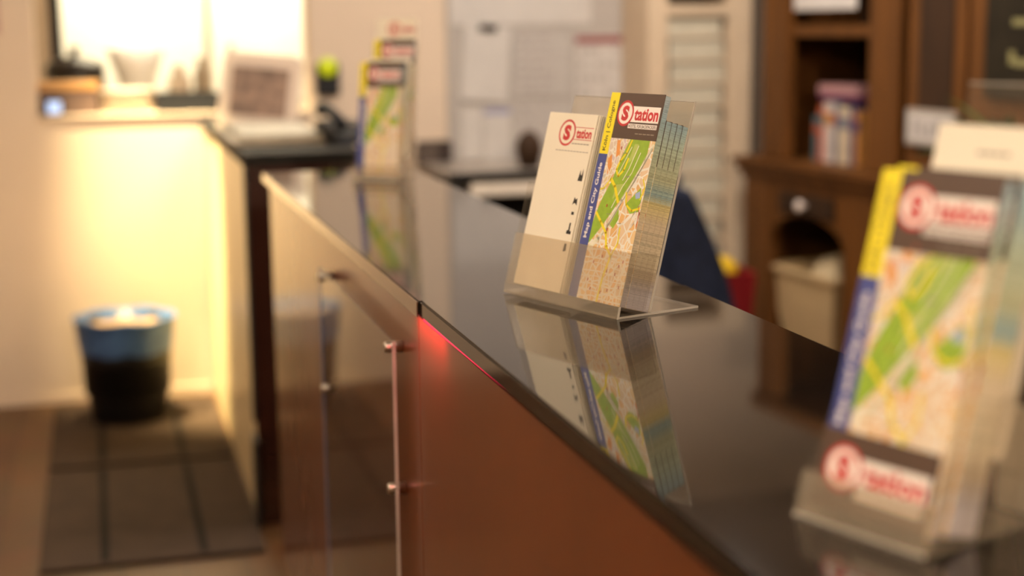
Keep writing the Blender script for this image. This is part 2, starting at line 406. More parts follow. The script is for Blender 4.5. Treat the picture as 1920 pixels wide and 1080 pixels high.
# ------------------------------------------------------------------ the room
WY = 5.79
def wall_back():
    mb = MB(); m = M['wall']
    for x0, x1, z0, z1 in ((-3.2, -0.20, 0, 2.7), (-0.20, 0.785, 0, 1.06), (-0.20, 0.785, 2.1, 2.7), (0.785, 3.15, 0, 2.7)):
        mb.box(x0, x1, WY, WY+0.15, z0, z1, m)
    struct(mb.build('wall_back'))
wall_back()
struct(box('floor', -3.2, 3.15, -2.2, 9.0, -0.1, 0, M['floor']))
struct(box('ceiling', -3.2, 3.15, -2.2, 9.0, 2.7, 2.8, M['ceil']))
struct(box('wall_left', -3.35, -3.2, -2.2, 9.0, 0, 2.7, M['wall']))
struct(box('wall_right', 3.15, 3.3, -2.2, 9.0, 0, 2.7, M['hutchdark']))
struct(box('wall_front', -3.2, 3.15, -2.35, -2.2, 0, 2.7, M['wall']))
struct(box('wall_kitchen', -3.2, 3.15, 8.0, 8.1, 0, 2.7, M['kwall']))
struct(box('trim_1', -0.20, 0.785, WY-0.012, WY+0.15, 1.06, 1.068, M['wall']))
struct(box('baseboard_back', -3.2, 0.37, WY-0.008, WY, 0, 0.035, M['wall']))
struct(box('trim_2', 0.79, 1.02, WY-0.006, WY, 0, 2.7, M['wall']))
struct(box('wall_panel_grey', 1.316, 2.14, WY-0.014, WY, 0.0, 2.7, M['wallgrey']))

# ------------------------------------------------------------------ reception counter
def counter():
    t = empty('reception_counter', (0.55, 2.7, 0))
    def b(name, x0, x1, y0, y1, z0, z1, m, bev=0.0):
        return MB().box(x0-0.55, x1-0.55, y0-2.7, y1-2.7, z0, z1, m, bev=bev).build(name, t)
    b('front_panel', 0.386, 0.404, 1.888, 3.60, 0.08, 1.008, M['front'])
    b('front_panel', 0.386, 0.404, -0.40, 1.884, 0.08, 1.008, M['front'])
    b('back_panel', 0.66, 0.68, -0.38, 3.58, 0.08, 1.008, M['darkred'])
    b('end_panel', 0.404, 0.66, 3.58, 3.60, 0.08, 1.008, M['darkred'])
    b('end_panel', 0.404, 0.66, -0.40, -0.38, 0.08, 1.008, M['darkred'])
    b('plinth', 0.42, 0.65, -0.35, 3.56, 0.0, 0.08, M['plinth'])
    b('core_board', 0.392, 0.675, -0.39, 3.59, 1.008, 1.018, M['plinth'])
    tag(t, 'long red-brown lacquered reception counter body under the black top', 'counter')
    s = MB().box(0.375, 0.728, -0.45, 1.823, 1.0185, 1.040, M['slab'], bev=0.0025).build('countertop')
    tag(s, 'near black polished countertop slab under the city map holders', 'countertop')
    s = MB().box(0.373, 0.728, 1.825, 3.615, 1.0185, 1.0385, M['brownslab'], bev=0.002)
    s.box(0.3715, 0.373, 1.825, 3.615, 1.0185, 1.0375, M['slabedge'])
    tag(s.build('countertop'), 'far dark countertop slab with brown front edge', 'countertop')
    l = MB().tube([(0.3805, 1.815, 1.0165), (0.3805, 1.40, 1.0170)], [0.0034, 0.0008], M['led'], 8).build('led_strip')
    tag(l, 'glowing red light strip under the corner of the near countertop', 'light strip')
    light('led_strip_light', 'AREA', (0.367, 1.81, 1.011), 0.36, (1.0, 0.05, 0.10), 0.010, (0, radians(-20), 0), 0.16)
    # clear panel on the front
    p = empty('acrylic_panel', (0.368, 2.3, 0.16), (0, 0, radians(0.2)))
    def c(name, x0, x1, y0, y1, z0, z1, m): return MB().box(x0-0.372, x1-0.372, y0-2.3, y1-2.3, z0-0.16, z1-0.16, m).build(name, p)
    c('sheet', 0.370, 0.374, 1.975, 2.645, 0.16, 0.958, M['poster'])
    for yy in (2.0, 2.62):
        for zz in (0.945, 0.745):
            T = Matrix.Translation((0, yy-2.3, zz-0.16)) @ Matrix.Rotation(-pi/2, 4, 'Y')
            MB().lathe([(0, 0.008), (0.007, 0.008), (0.008, 0.006), (0.008, -0.019), (0, -0.019)], M['steel'], 16, T).build('standoff_bolt', p)
    c('side_edge', 0.3695, 0.3745, 1.972, 1.975, 0.16, 0.958, M['edge'])
    c('side_edge', 0.3695, 0.3745, 2.645, 2.648, 0.16, 0.958, M['bluetab_refl'])  # blue imitates the bin liner's reflection along this edge
    tag(p, 'clear acrylic panel bolted on the front of the reception counter', 'panel')
counter()

def far_unit():
    t = empty('back_counter', (0.55, 4.95, 0))
    def b(name, x0, x1, y0, y1, z0, z1, m, bev=0.0):
        return MB().box(x0-0.55, x1-0.55, y0-4.95, y1-4.95, z0, z1, m, bev=bev).build(name, t)
    b('side_panel', 0.385, 0.40, 4.155, 5.78, 0.0, 1.008, M['yellowpaint'])
    b('end_panel', 0.383, 0.70, 4.135, 4.155, 0.0, 1.008, M['darkred'])
    b('back_panel', 0.69, 0.70, 4.155, 5.78, 0.0, 1.008, M['darkred'])
    b('top', 0.375, 0.71, 4.13, 5.775, 1.008, 1.04, M['desktop'], 0.002)
    b('corner_strip', 0.376, 0.383, 4.130, 4.17, 0.30, 1.006, M['plinth'])
    b('rubber_foot', 0.374, 0.383, 4.10, 4.20, 0.0, 0.25, M['plinth'])
    tag(t, 'far cream sided counter section with dark end running back to the wall', 'counter')
far_unit()

# ------------------------------------------------------------------ printed matter
def logo(a, cx, cz, rx, rz, bx1, bz0, bz1, boxed=True):
    """red ringed S with the rest of the word beside it"""
    if boxed:
        a.rect(cx+rx*0.6, bx1, bz0, bz1, M['white']); a.up()
        a.disc(cx, cz, rx*1.12, rz*1.12, M['red']); a.up()
        a.disc(cx, cz, rx*0.92, rz*0.92, M['white']); a.up()
    else:
        a.rect(cx, bx1, bz1-0.0008, bz1, M['red']); a.rect(cx, bx1, bz0, bz0+0.0008, M['red']); a.up()
        a.disc(cx, cz, rx*1.12, rz*1.12, M['red']); a.up()
        a.disc(cx, cz, rx*0.94, rz*0.94, M['paper']); a.up()
    a.text('S', cx-rx*0.48, cx+rx*0.48, cz-rz*0.66, cz+rz*0.66, M['red'], 0.06)
    a.text('tation', cx+rx*1.28, bx1-0.002, bz0+0.002, bz1-0.0022, M['red'], 0.035)
    a.up()
def map_art(a, z0=0.0, z1=0.195, x0=0.017, x1=0.100):
    """the printed street plan"""
    cl = (x0, x1, z0, z1)
    def X(p): return [(min(max(u, x0), x1), min(max(v, z0), z1)) for u, v in p]
    a.rect(x0, x1, z0, z1, M['city']); a.up()
    a.poly(X([(x0, 0.195), (0.052, 0.195), (0.044, 0.172), (0.036, 0.160), (0.028, 0.135), (x0, 0.118)]), M['cityp'])
    a.poly(X([(0.060, 0.105), (0.100, 0.118), (0.100, 0.075), (0.072, 0.078), (0.052, 0.060)]), M['city']); a.up()
    a.poly(X([(0.054, 0.195), (0.090, 0.195), (0.090, 0.176), (0.074, 0.148), (0.062, 0.127), (0.046, 0.104), (0.032, 0.084), (0.022, 0.072), (x0, 0.066), (x0, 0.092),
              (0.020, 0.106), (0.026, 0.124), (0.035, 0.142), (0.040, 0.158), (0.044, 0.172)]), M['green'])
    a.poly(X([(0.070, 0.118), (0.092, 0.140), (0.097, 0.128), (0.097, 0.112), (0.082, 0.108)]), M['green'])
    a.poly(X([(0.052, 0.105), (0.060, 0.112), (0.064, 0.100), (0.057, 0.088), (0.050, 0.092)]), M['green']); a.up()
    a.poly(X([(0.064, 0.190), (0.072, 0.190), (0.066, 0.172), (0.058, 0.166)]), M['green2'])
    a.poly(X([(0.046, 0.140), (0.060, 0.142), (0.054, 0.130), (0.044, 0.122)]), M['green2'])
    a.poly(X([(0.084, 0.132), (0.092, 0.136), (0.094, 0.128), (0.087, 0.126)]), M['lake'])
    a.poly(X([(0.030, 0.193), (0.036, 0.193), (0.040, 0.176), (0.034, 0.172)]), M['orangeink'])
    a.poly(X([(0.020, 0.170), (0.026, 0.176), (0.030, 0.160), (0.024, 0.150)]), M['orangeink']); a.up()
    # railway
    for d, w in ((0, 0.0045), (0.0035, 0.002)):
        a.line([(0.098, 0.190-d), (0.089, 0.172-d), (0.078, 0.150-d), (0.062, 0.122-d), (0.046, 0.092-d), (0.034, 0.074-d), (0.020, 0.062-d)], w, M['rail'], cl)
    a.up()
    a.line([(0.0985, 0.186), (0.088, 0.168), (0.064, 0.123), (0.045, 0.089)], 0.0005, M['greyink'], cl)
    a.line([(0.0955, 0.187), (0.085, 0.168), (0.061, 0.123), (0.043, 0.089)], 0.0004, M['greyink'], cl)
    a.up()
    # streets
    rnd = random.Random(3)
    for k in range(9):
        zz = 0.004+k*0.0078
        a.line([(x0, zz+rnd.uniform(-.002, .002)), (0.045, zz+0.002+rnd.uniform(-.002, .002)), (0.075, zz-0.001), (x1, zz+rnd.uniform(-.003, .003))], rnd.choice((0.0011, 0.0017)), M['street'], cl)
    for k in range(8):
        xx = 0.022+k*0.0105
        a.line([(xx, 0.0), (xx+rnd.uniform(-.003, .003), 0.03), (xx+0.003, 0.055), (xx+0.006, 0.078)], rnd.choice((0.0010, 0.0016)), M['street'], cl)
    a.up()
    for k in range(9):
        u, v = rnd.uniform(0.04, 0.095), rnd.uniform(0.075, 0.105)
        a.line([(u, v), (u+0.018, v+0.022)], 0.001, M['street'], cl)
    for pts in ([(0.018, 0.165), (0.028, 0.152), (0.034, 0.170), (0.030, 0.188)], [(0.018, 0.130), (0.028, 0.138), (0.033, 0.150), (0.040, 0.158), (0.044, 0.186)],
                [(0.060, 0.186), (0.052, 0.168), (0.044, 0.150)], [(0.072, 0.188), (0.063, 0.160), (0.056, 0.146)], [(0.078, 0.180), (0.070, 0.156), (0.058, 0.138), (0.046, 0.112)]):
        a.line(pts, 0.0011, M['street'], cl)
    a.up()
    # yellow main roads
    for pts, w in (([(0.058, 0.194), (0.052, 0.178), (0.044, 0.168), (0.040, 0.158), (0.046, 0.150), (0.054, 0.158), (0.058, 0.172)], 0.0028),
                   ([(0.034, 0.146), (0.044, 0.138), (0.056, 0.120)], 0.0042),
                   ([(0.020, 0.104), (0.032, 0.094), (0.046, 0.082), (0.052, 0.066), (0.064, 0.056), (0.058, 0.030), (0.056, 0.0)], 0.0034),
                   ([(0.068, 0.132), (0.072, 0.118), (0.084, 0.112), (0.098, 0.116)], 0.0026),
                   ([(0.064, 0.056), (0.072, 0.072), (0.070, 0.090)], 0.0020),
                   ([(0.034, 0.146), (0.024, 0.134), (0.018, 0.132)], 0.0020),
                   ([(0.093, 0.150), (0.099, 0.140), (0.095, 0.126)], 0.0018)):
        a.line(pts, w, M['roady'], cl)
    a.up()
    for u, v in ((0.030, 0.022), (0.034, 0.044), (0.048, 0.052), (0.038, 0.012), (0.062, 0.036), (0.078, 0.034), (0.082, 0.044), (0.036, 0.112), (0.046, 0.084), (0.040, 0.182),
                 (0.070, 0.014), (0.058, 0.010), (0.090, 0.020), (0.088, 0.050), (0.098, 0.108)):
        a.rect(u, u+0.0022, v, v+0.0036, M['dot'])
    a.line([(0.095, 0.118), (0.0985, 0.110), (0.0985, 0.094)], 0.0008, M['red'], cl)
    for u, v in ((0.046, 0.178), (0.060, 0.150), (0.062, 0.151), (0.080, 0.154), (0.040, 0.104), (0.072, 0.130), (0.064, 0.095)):
        a.line([(u, v), (u+0.006, v+0.0004)], 0.0007, M['greyink'], cl)
    a.up()
def guide_parts(L=0.25, art=True, th=0.0085):
    """one folded city guide: printed cover and the block of folded sheets"""
    mb = MB(); hz = L-0.055
    mb.box(0, 0.100, 0, 0.0007, hz, L, M['brown'])
    mb.box(0, 0.100, 0, 0.0007, 0, hz, M['pages'])
    if art:
        a = Art(mb)
        a.rect(0, 0.017, 0.0, L-0.075, M['blue']); a.rect(0, 0.017, L-0.075, L, M['yellow']); a.up()
        a.text('Map and City Guide', 0.0045, 0.0125, L-0.178, L-0.086, M['white'], 0.02, rot90=True)
        a.text('K\u00f6ln | Cologne', 0.0045, 0.0125, L-0.071, L-0.010, M['ink'], 0.015, rot90=True); a.up()
        map_art(a, 0.0, hz)
        logo(a, 0.0345, L-0.0245, 0.0135, 0.0140, 0.0975, L-0.0345, L-0.0155)
        a.rect(0.044, 0.0970, L-0.0420, L-0.0365, M['white']); a.up()
        a.text('HOSTEL FOR BACKPACKERS', 0.0452, 0.0960, L-0.0412, L-0.0373, M['brown'], 0.02)
        for k in range(5): a.rect(0.060+k*0.0072, 0.060+k*0.0072+0.006, L-0.0487, L-0.0475, M['greyink'])
    pg = MB().box(0.0, 0.1, 0.0008, th, 0.0004, L-0.001, M['pages'])
    return mb, pg
_g = {}
def guide(loc, rz, lean, label, group=None, L=0.25):
    if L not in _g:
        mb, pg = guide_parts(L, True)
        t = empty('city_guide', loc, (radians(-lean), 0, rz))
        mb.build('cover', t); pg.build('folded_sheets', t)
        _g[L] = t
    else:
        t = copy_thing(_g[L], loc, (radians(-lean), 0, rz))
    tag(t, label, 'map', group)
    return t
_l = {}
def leaflet(loc, rz, lean, label, group=None, kind='station'):
    if kind not in _l:
        mb = MB().box(0, 0.099, 0, 0.0011, 0, 0.221, M['paper'])
        a = Art(mb); H0 = 0.0105
        if kind == 'station':
            logo(a, 0.0445, 0.1965, 0.0150, 0.0150, 0.0965, 0.1885, 0.2045, boxed=False)
            for k in range(6): a.rect(0.058+k*0.006, 0.058+k*0.006+0.005, 0.1830, 0.1842, M['greyink'])
            for k in range(11): a.rect(0.028+k*0.0062, 0.028+k*0.0062+0.0050, 0.1735, 0.1744, M['greyink'])
            # black skyline running up the right border
            for zc, pts in ((0.128, [(0.0, 0), (0.009, 0), (0.009, 0.006), (0.0075, 0.016), (0.006, 0.007), (0.004, 0.008), (0.0025, 0.014), (0.001, 0.006)]),
                            (0.098, [(0.0, 0), (0.004, 0.003), (0.009, 0.0), (0.008, 0.009), (0.005, 0.007), (0.002, 0.010)]),
                            (0.086, [(0.002, 0), (0.007, 0), (0.007, 0.0035), (0.002, 0.004)]),
                            (0.062, [(0.0, 0), (0.009, 0), (0.009, 0.004), (0.006, 0.004), (0.006, 0.014), (0.003, 0.014), (0.003, 0.005), (0.0, 0.004)]),
                            (0.040, [(0.001, 0), (0.007, 0.001), (0.006, 0.010), (0.002, 0.010)])):
                a.poly([(0.086+u, zc+v+H0) for u, v in pts], M['ink'])
        elif kind == 'plain':
            for k in range(4): a.rect(0.036+k*0.007, 0.036+k*0.007+0.006, 0.2005, 0.2030, M['greyink'])
            a.rect(0.086, 0.094, 0.2005, 0.2030, M['greyink'])
        t = empty('leaflet', loc, (radians(-lean), 0, rz))
        mb.build('sheet', t)
        _l[kind] = t
    else:
        t = copy_thing(_l[kind], loc, (radians(-lean), 0, rz))
    tag(t, label, 'leaflet', group)
    return t
class Fr:
    """a holder's own frame: u along its width, v to its back"""
    def __init__(s, x, y, z, deg): s.o = Vector((x, y, z)); s.a = radians(deg)
    def P(s, u, v, z): return s.o+Vector((cos(s.a)*u-sin(s.a)*v, sin(s.a)*u+cos(s.a)*v, z))
    def lean(s, u, v, along, off, th, z0=0.0):
        """point on a plane leaning back th degrees"""
        t = radians(th)
        return s.P(u, v+along*sin(t)+off*cos(t), z0+along*cos(t)-off*sin(t))
TH = 15.6
def prof(v, z, al, off=0.0, th=TH):
    t = radians(th); return (v+al*sin(t)+off*cos(t), z+al*cos(t)-off*sin(t))
def double_holder():
    f = Fr(0.489, 1.847, 1.0402, -71.02); Wd = 0.234
    t = empty('brochure_holder', f.o, (0, 0, f.a))
    P0 = (0.003, 0.014)
    MB().box(0, Wd, 0.001, 0.122, 0, 0.0025, M['milky']).build('foot', t)
    MB().prism([(0, 0), (0.0025, 0), (0.0055, 0.014), (0.003, 0.014)], 0, Wd, M['milky']).build('base_lip', t)
    MB().prism([P0, (0.0035, 0.0115), (0.0505, 0.0028), (0.050, 0.0053)], 0, Wd, M['clear']).build('pocket_floor', t)
    MB().prism([prof(*P0, 0), prof(*P0, 0.064), prof(*P0, 0.064, 0.0022), prof(*P0, 0, 0.0022)], 0, Wd, M['milky']).build('front_plate', t)
    B0 = (0.0475, 0.004)
    MB().prism([prof(*B0, 0), prof(*B0, 0.250), prof(*B0, 0.250, 0.0025), prof(*B0, 0, 0.0025)], 0, Wd, M['milky']).build('back_plate', t)
    # bright cut edges of the sheet
    e = MB()
    e.prism([prof(*B0, 0), prof(*B0, 0.2505), prof(*B0, 0.2505, 0.0025), prof(*B0, 0, 0.0025)], Wd, Wd+0.0008, M['edge'])
    e.prism([prof(*B0, 0.250), prof(*B0, 0.2508), prof(*B0, 0.2508, 0.0025), prof(*B0, 0.250, 0.0025)], 0, Wd, M['edge'])
    e.box(0, Wd, 0.122, 0.1228, 0, 0.0025, M['edge']); e.box(Wd, Wd+0.0008, 0.001, 0.1228, 0, 0.0025, M['edge'])
    e.prism([(0, 0), (0.0025, 0), (0.0055, 0.014), (0.003, 0.014)], Wd, Wd+0.001, M['edge'])
    e.build('cut_edges', t)
    for u, al in ((0.0, 0.130), (0.1235, 0.064), (Wd-0.0018, 0.064)):
        MB().prism([prof(*P0, 0, 0.0023), prof(*P0, al, 0.0023), prof(*P0, al+0.006, 0.0395), prof(*P0, 0.004, 0.0395)], u, u+0.0018, M['clear']).build('side_wall', t)
    tag(t, 'wide clear acrylic holder in focus at the middle of the counter, with leaflets and maps', 'brochure holder')
    th = TH
    def base(u, off, up=0.0): return f.lean(u, P0[0], 0.0004+up, off+0.0026, th, P0[1])
    guide(base(0.132, 0.0), f.a, th, 'city map in sharp focus, foremost in the middle holder, standing tallest', L=0.25)
    for k in range(4):
        guide(base(0.1325, 0.0086*(k+1)), f.a, th, 'shorter city map in the stack behind the sharp front map', 'maps stacked in the middle holder', L=0.222)
    leaflet(base(0.0155, 0.0, 0.0), f.a, th, 'white leaflet with red logo in sharp focus, front of the middle holder')
    for k in range(5):
        leaflet(base(0.0175+0.0011*k, 0.0022*(k+1), 0.0), f.a, th, 'white leaflet stacked behind the sharp front leaflet', 'leaflets in the middle holder')
double_holder()

def stepped_holder(f, label, where, nfront, nback, card, logoleaf, th):
    def pf(v, z, al, off=0.0): return prof(v, z, al, off, th)
    Wd = 0.112
    t = empty('brochure_holder', f.o, (0, 0, f.a))
    P0 = (0.004, 0.010); Q0 = (0.062, 0.045)
    MB().box(0, Wd, 0.0, 0.112, 0, 0.0025, M['milky']).build('foot', t)
    MB().prism([pf(0.0, 0.0025, 0), pf(0.0, 0.0025, 0.030), pf(0.0, 0.0025, 0.030, 0.0025), pf(0.0, 0.0025, 0, 0.0025)], 0, Wd, M['milky']).build('front_lip', t)
    MB().prism([(0.0037, 0.0070), (0.0034, 0.0048), (0.060, 0.0026), (0.060, 0.0048)], 0.002, Wd-0.002, M['clear']).build('front_floor', t)
    MB().prism([pf(0.056, 0.006, 0), pf(0.056, 0.006, 0.232), pf(0.056, 0.006, 0.232, 0.002), pf(0.056, 0.006, 0, 0.002)], 0.002, Wd-0.002, M['clear']).build('middle_plate', t)
    MB().prism([pf(0.0560, 0.006, 0.040, 0.0022), pf(0.0560, 0.006, 0.042, 0.0022), pf(0.0560, 0.006, 0.042, 0.036), pf(0.0560, 0.006, 0.040, 0.036)], 0.002, Wd-0.002, M['clear']).build('rear_floor', t)
    MB().prism([pf(0.092, 0.003, 0), pf(0.092, 0.003, 0.298), pf(0.092, 0.003, 0.298, 0.0025), pf(0.092, 0.003, 0, 0.0025)], 0, Wd, M['clear']).build('back_plate', t)
    for u in (0.0, Wd-0.0018):
        MB().prism([(0.0028, 0.0027), pf(0, 0.0025, 0.030, 0.003), (0.045, 0.085), (0.112, 0.100), (0.0915, 0.0027)], u, u+0.0018, M['clear']).build('side_wall', t)
    e = MB(); e.prism([pf(0.092, 0.003, 0.298), pf(0.092, 0.003, 0.299), pf(0.092, 0.003, 0.299, 0.0025), pf(0.092, 0.003, 0.298, 0.0025)], 0, Wd, M['edge'])
    e.build('top_edge', t); MB().box(0, Wd, -0.001, 0, 0, 0.0025, M['edge']).build('bottom_edge', t)
    tag(t, label, 'brochure holder')
    def base(u, off, up=0.0): return f.lean(u, P0[0], 0.0006+up, off+0.0030, th, P0[1])
    g = 'maps in the %s holder' % where
    o0 = 0.0
    if card:
        mb = MB().box(0, 0.098, 0, 0.0008, 0, 0.054, M['brown']); a = Art(mb)
        logo(a, 0.022, 0.029, 0.0145, 0.0145, 0.094, 0.019, 0.038)
        a.rect(0.036, 0.092, 0.011, 0.0165, M['white'])
        c = mb.build('info_card', None, base(0.008, 0.0), (radians(-th), 0, f.a))
        tag(c, 'dark brown card with red and white logo, low in front of the right holder', 'card')
        o0 = 0.0014
    guide(base(0.009, o0), f.a, th, 'blurred city map, foremost in the %s holder' % where, L=0.235 if card else 0.25)
    for k in range(nfront-1):
        guide(base(0.010+(0.004 if k == 0 else 0.001), o0+0.0086*(k+1), 0.004), f.a, th, 'city map stacked behind the front map of the %s holder' % where, g, L=0.235 if card else 0.25)
    if logoleaf:
        leaflet(base(0.020, o0+0.0086*nfront+0.001, 0.042), f.a, th, 'white leaflet standing between the two blurred maps of the far holder', kind='plain')
    def rb(u, off, up=0.0): return f.lean(u, 0.056, 0.0425+up, off+0.0030, th, 0.006)
    k0 = 0
    if logoleaf:
        guide(rb(0.018, 0.0, 0.013), f.a, th, 'blurred city map in the raised rear pocket of the far holder', L=0.25)
        leaflet(rb(0.018, 0.0100, 0.092), f.a, th, 'white leaflet with red logo, rearmost and highest in the far holder')
    else:
        for k in range(nback):
            leaflet(rb(0.008+0.001*k, 0.0+0.0022*k, 0.005), f.a, th, 'white leaflet with grey print in the rear pocket of the right holder', 'leaflets in the rear pocket of the right holder', kind='plain')
stepped_holder(Fr(0.450, 0.922, 1.0402, -69.3), 'large blurred clear acrylic holder in the right foreground', 'right', 5, 4, True, False, TH)
stepped_holder(Fr(0.545, 3.375, 1.0387, -33), 'small blurred clear acrylic holder at the far end of the counter', 'far', 3, 1, False, True, 9.0)

# ------------------------------------------------------------------ floor mats and bin
def floor_mat(y0, y1, label, cuts):
    x0, x1 = -0.205, 0.374
    mb = MB().box(x0, x1, y0, y1, 0.0005, 0.012, M['mats'], bev=0.004)
    for a0, b0, a1, b1 in cuts:
        d = Vector((a1-a0, b1-b0)).normalized(); n = Vector((-d.y, d.x))*0.010
        mb.add([(a0+n.x, b0+n.y, 0.0123), (a0-n.x, b0-n.y, 0.0123), (a1-n.x, b1-n.y, 0.0123), (a1+n.x, b1+n.y, 0.0123)], [(0, 1, 2, 3)], M['groove'])
    tag(mb.build('floor_mat'), label, 'mat')
floor_mat(3.90, 4.82, 'nearer dark rubber mat with two black grooves on the brown floor', [(-0.04, 3.92, -0.04, 4.80), (0.215, 3.92, 0.215, 4.80), ])
floor_mat(4.86, 5.70, 'farther dark rubber mat with the waste bin on it', [(-0.04, 4.88, -0.04, 5.68), (0.215, 4.88, 0.215, 5.68)])
def bin_():
    t = empty('waste_bin', (0.058, 5.45, 0.0125))
    MB().lathe([(0, 0), (0.122, 0), (0.130, 0.006), (0.165, 0.30), (0.168, 0.355), (0.160, 0.355), (0.150, 0.10), (0, 0.09)], M['blackp'], 48).build('body', t)
    rnd = random.Random(5)
    prof_ = [(0.1585, 0.245), (0.1605, 0.25), (0.1675, 0.30), (0.173, 0.355), (0.179, 0.362), (0.176, 0.368), (0.160, 0.360), (0.1575, 0.30)]
    b = MB().lathe(prof_, M['bluebag'], 48)
    b.v = [(x*(1+0.006*sin(9*atan2(y, x))+0.003*sin(23*atan2(y, x))), y*(1+0.006*sin(9*atan2(y, x))), z+0.003*sin(7*atan2(y, x))) for x, y, z in b.v]
    b.build('liner', t)
    c = MB()
    ring = []; fs = []
    n = 28
    vs_ = [(0, 0, 0.335)]+[(0.15*r/4*cos(2*pi*k/n), 0.15*r/4*sin(2*pi*k/n), 0.33+0.02*sin(k*1.7+r*2.1)*(1-r/5)) for r in range(1, 5) for k in range(n)]
    fs = [(0, 1+k, 1+(k+1) % n) for k in range(n)]+[(1+r*n+k, 1+(r+1)*n+k, 1+(r+1)*n+(k+1) % n, 1+r*n+(k+1) % n) for r in range(3) for k in range(n)]
    c.add(vs_, fs, M['bagin'], smooth=True).build('contents', t)
    tag(t, 'black round waste bin with a blue liner against the beige wall', 'bin')
bin_()

# ------------------------------------------------------------------ things on the far unit
def far_things():
    a = radians(-20)
    t = empty('photo_display', (0.385, 5.20, 1.0415), (radians(-14), radians(5), a))
    m = MB()
    # board with rounded corners
    pts = []
    w, h, r = 0.270, 0.268, 0.03
    for cx, cz, a0 in ((w-r, r, -pi/2), (w-r, h-r, 0), (r, h-r, pi/2), (r, r, pi)):
        for k in range(6): pts.append((cx+r*cos(a0+pi/2*k/5), cz+r*sin(a0+pi/2*k/5)))
    n = len(pts)
    m.add([(p[0], 0, p[1]) for p in pts]+[(p[0], 0.012, p[1]) for p in pts], [list(range(n)), list(range(2*n-1, n-1, -1))]+[(k, n+k, n+(k+1) % n, (k+1) % n) for k in range(n)], M['frame'])
    m.build('mount', t)
    MB().box(0.035, 0.232, -0.0012, 0, 0.055, 0.222, M['photo']).build('photograph', t)
    MB().prism([(0.0125, 0.02), (0.0145, 0.02), (0.075, 0.020), (0.073, 0.0245), (0.0125, 0.19)], 0.12, 0.126, M['blackp']).build('easel_strut', t)
    tag(t, 'cream mounted photograph leaning on an easel stand by the bright opening', 'picture')
    t = empty('paper_tray', (0.50, 4.72, 1.041))
    m = MB().box(-0.125, 0.15, -0.30, 0.42, 0, 0.012, M['tan'], bev=0.003); m.build('tray', t)
    for k in range(3):
        MB().box(-0.105+0.004*k, 0.135, -0.28, 0.38-0.02*k, 0.0125+0.006*k, 0.018+0.006*k, M['traypaper']).build('paper_block', t)
    tag(t, 'low tan tray of cream papers on the far counter section', 'tray')
    t = empty('telephone', (0.690, 4.42, 1.041), (0, 0, radians(12)))
    MB().prism([(-0.08, 0), (0.09, 0), (0.09, 0.065), (-0.07, 0.028)], -0.05, 0.075, M['phone']).build('base', t)
    h = MB().tube([(-0.03, -0.075, 0.055), (-0.03, -0.05, 0.075), (-0.03, 0.06, 0.105), (-0.03, 0.085, 0.095)], [0.020, 0.016, 0.016, 0.022], M['phone'], 12)
    h.build('handset', t)
    MB().box(0.01, 0.065, 0.03, 0.07, 0.052, 0.060, M['greyink'], T=None).build('display', t)
    tag(t, 'black desk telephone beside the paper tray on the far counter section', 'telephone')
    # wall device with a lit round display
    t = empty('door_intercom', (0.852, WY-0.001, 1.12))
    MB().box(-0.044, 0.044, -0.028, 0, 0, 0.125, M['phone'], bev=0.006).build('housing', t)
    T = Matrix.Translation((0, -0.028, 0.108)) @ Matrix.Rotation(pi/2, 4, 'X')
    MB().lathe([(0, 0.006), (0.030, 0.006), (0.036, 0.0), ], M['lime'], 28, T).build('lit_button', t)
    tag(t, 'black wall intercom with a lit lime green button', 'intercom')
    t = empty('wall_box', (1.255, WY-0.002, 0.85))
    MB().box(-0.065, 0.012, -0.05, 0, 0, 0.088, M['boxtan'], bev=0.003).build('housing', t)
    MB().box(0.012, 0.066, -0.052, 0, 0, 0.088, M['boxbrown'], bev=0.003).build('cover', t)
    tag(t, 'small dark brown box low on the wall behind the far map holder', 'box')
    n = MB().box(-0.5, -0.315, WY-0.006, WY-0.001, 1.365, 1.62, M['pink'])
    for k in range(5): n.box(-0.49, -0.335, WY-0.0066, WY-0.006, 1.40+0.045*k, 1.408+0.045*k, M['greyprint'])
    tag(n.build('wall_notice'), 'pinkish notice on the wall left of the bright opening', 'notice')
far_things()

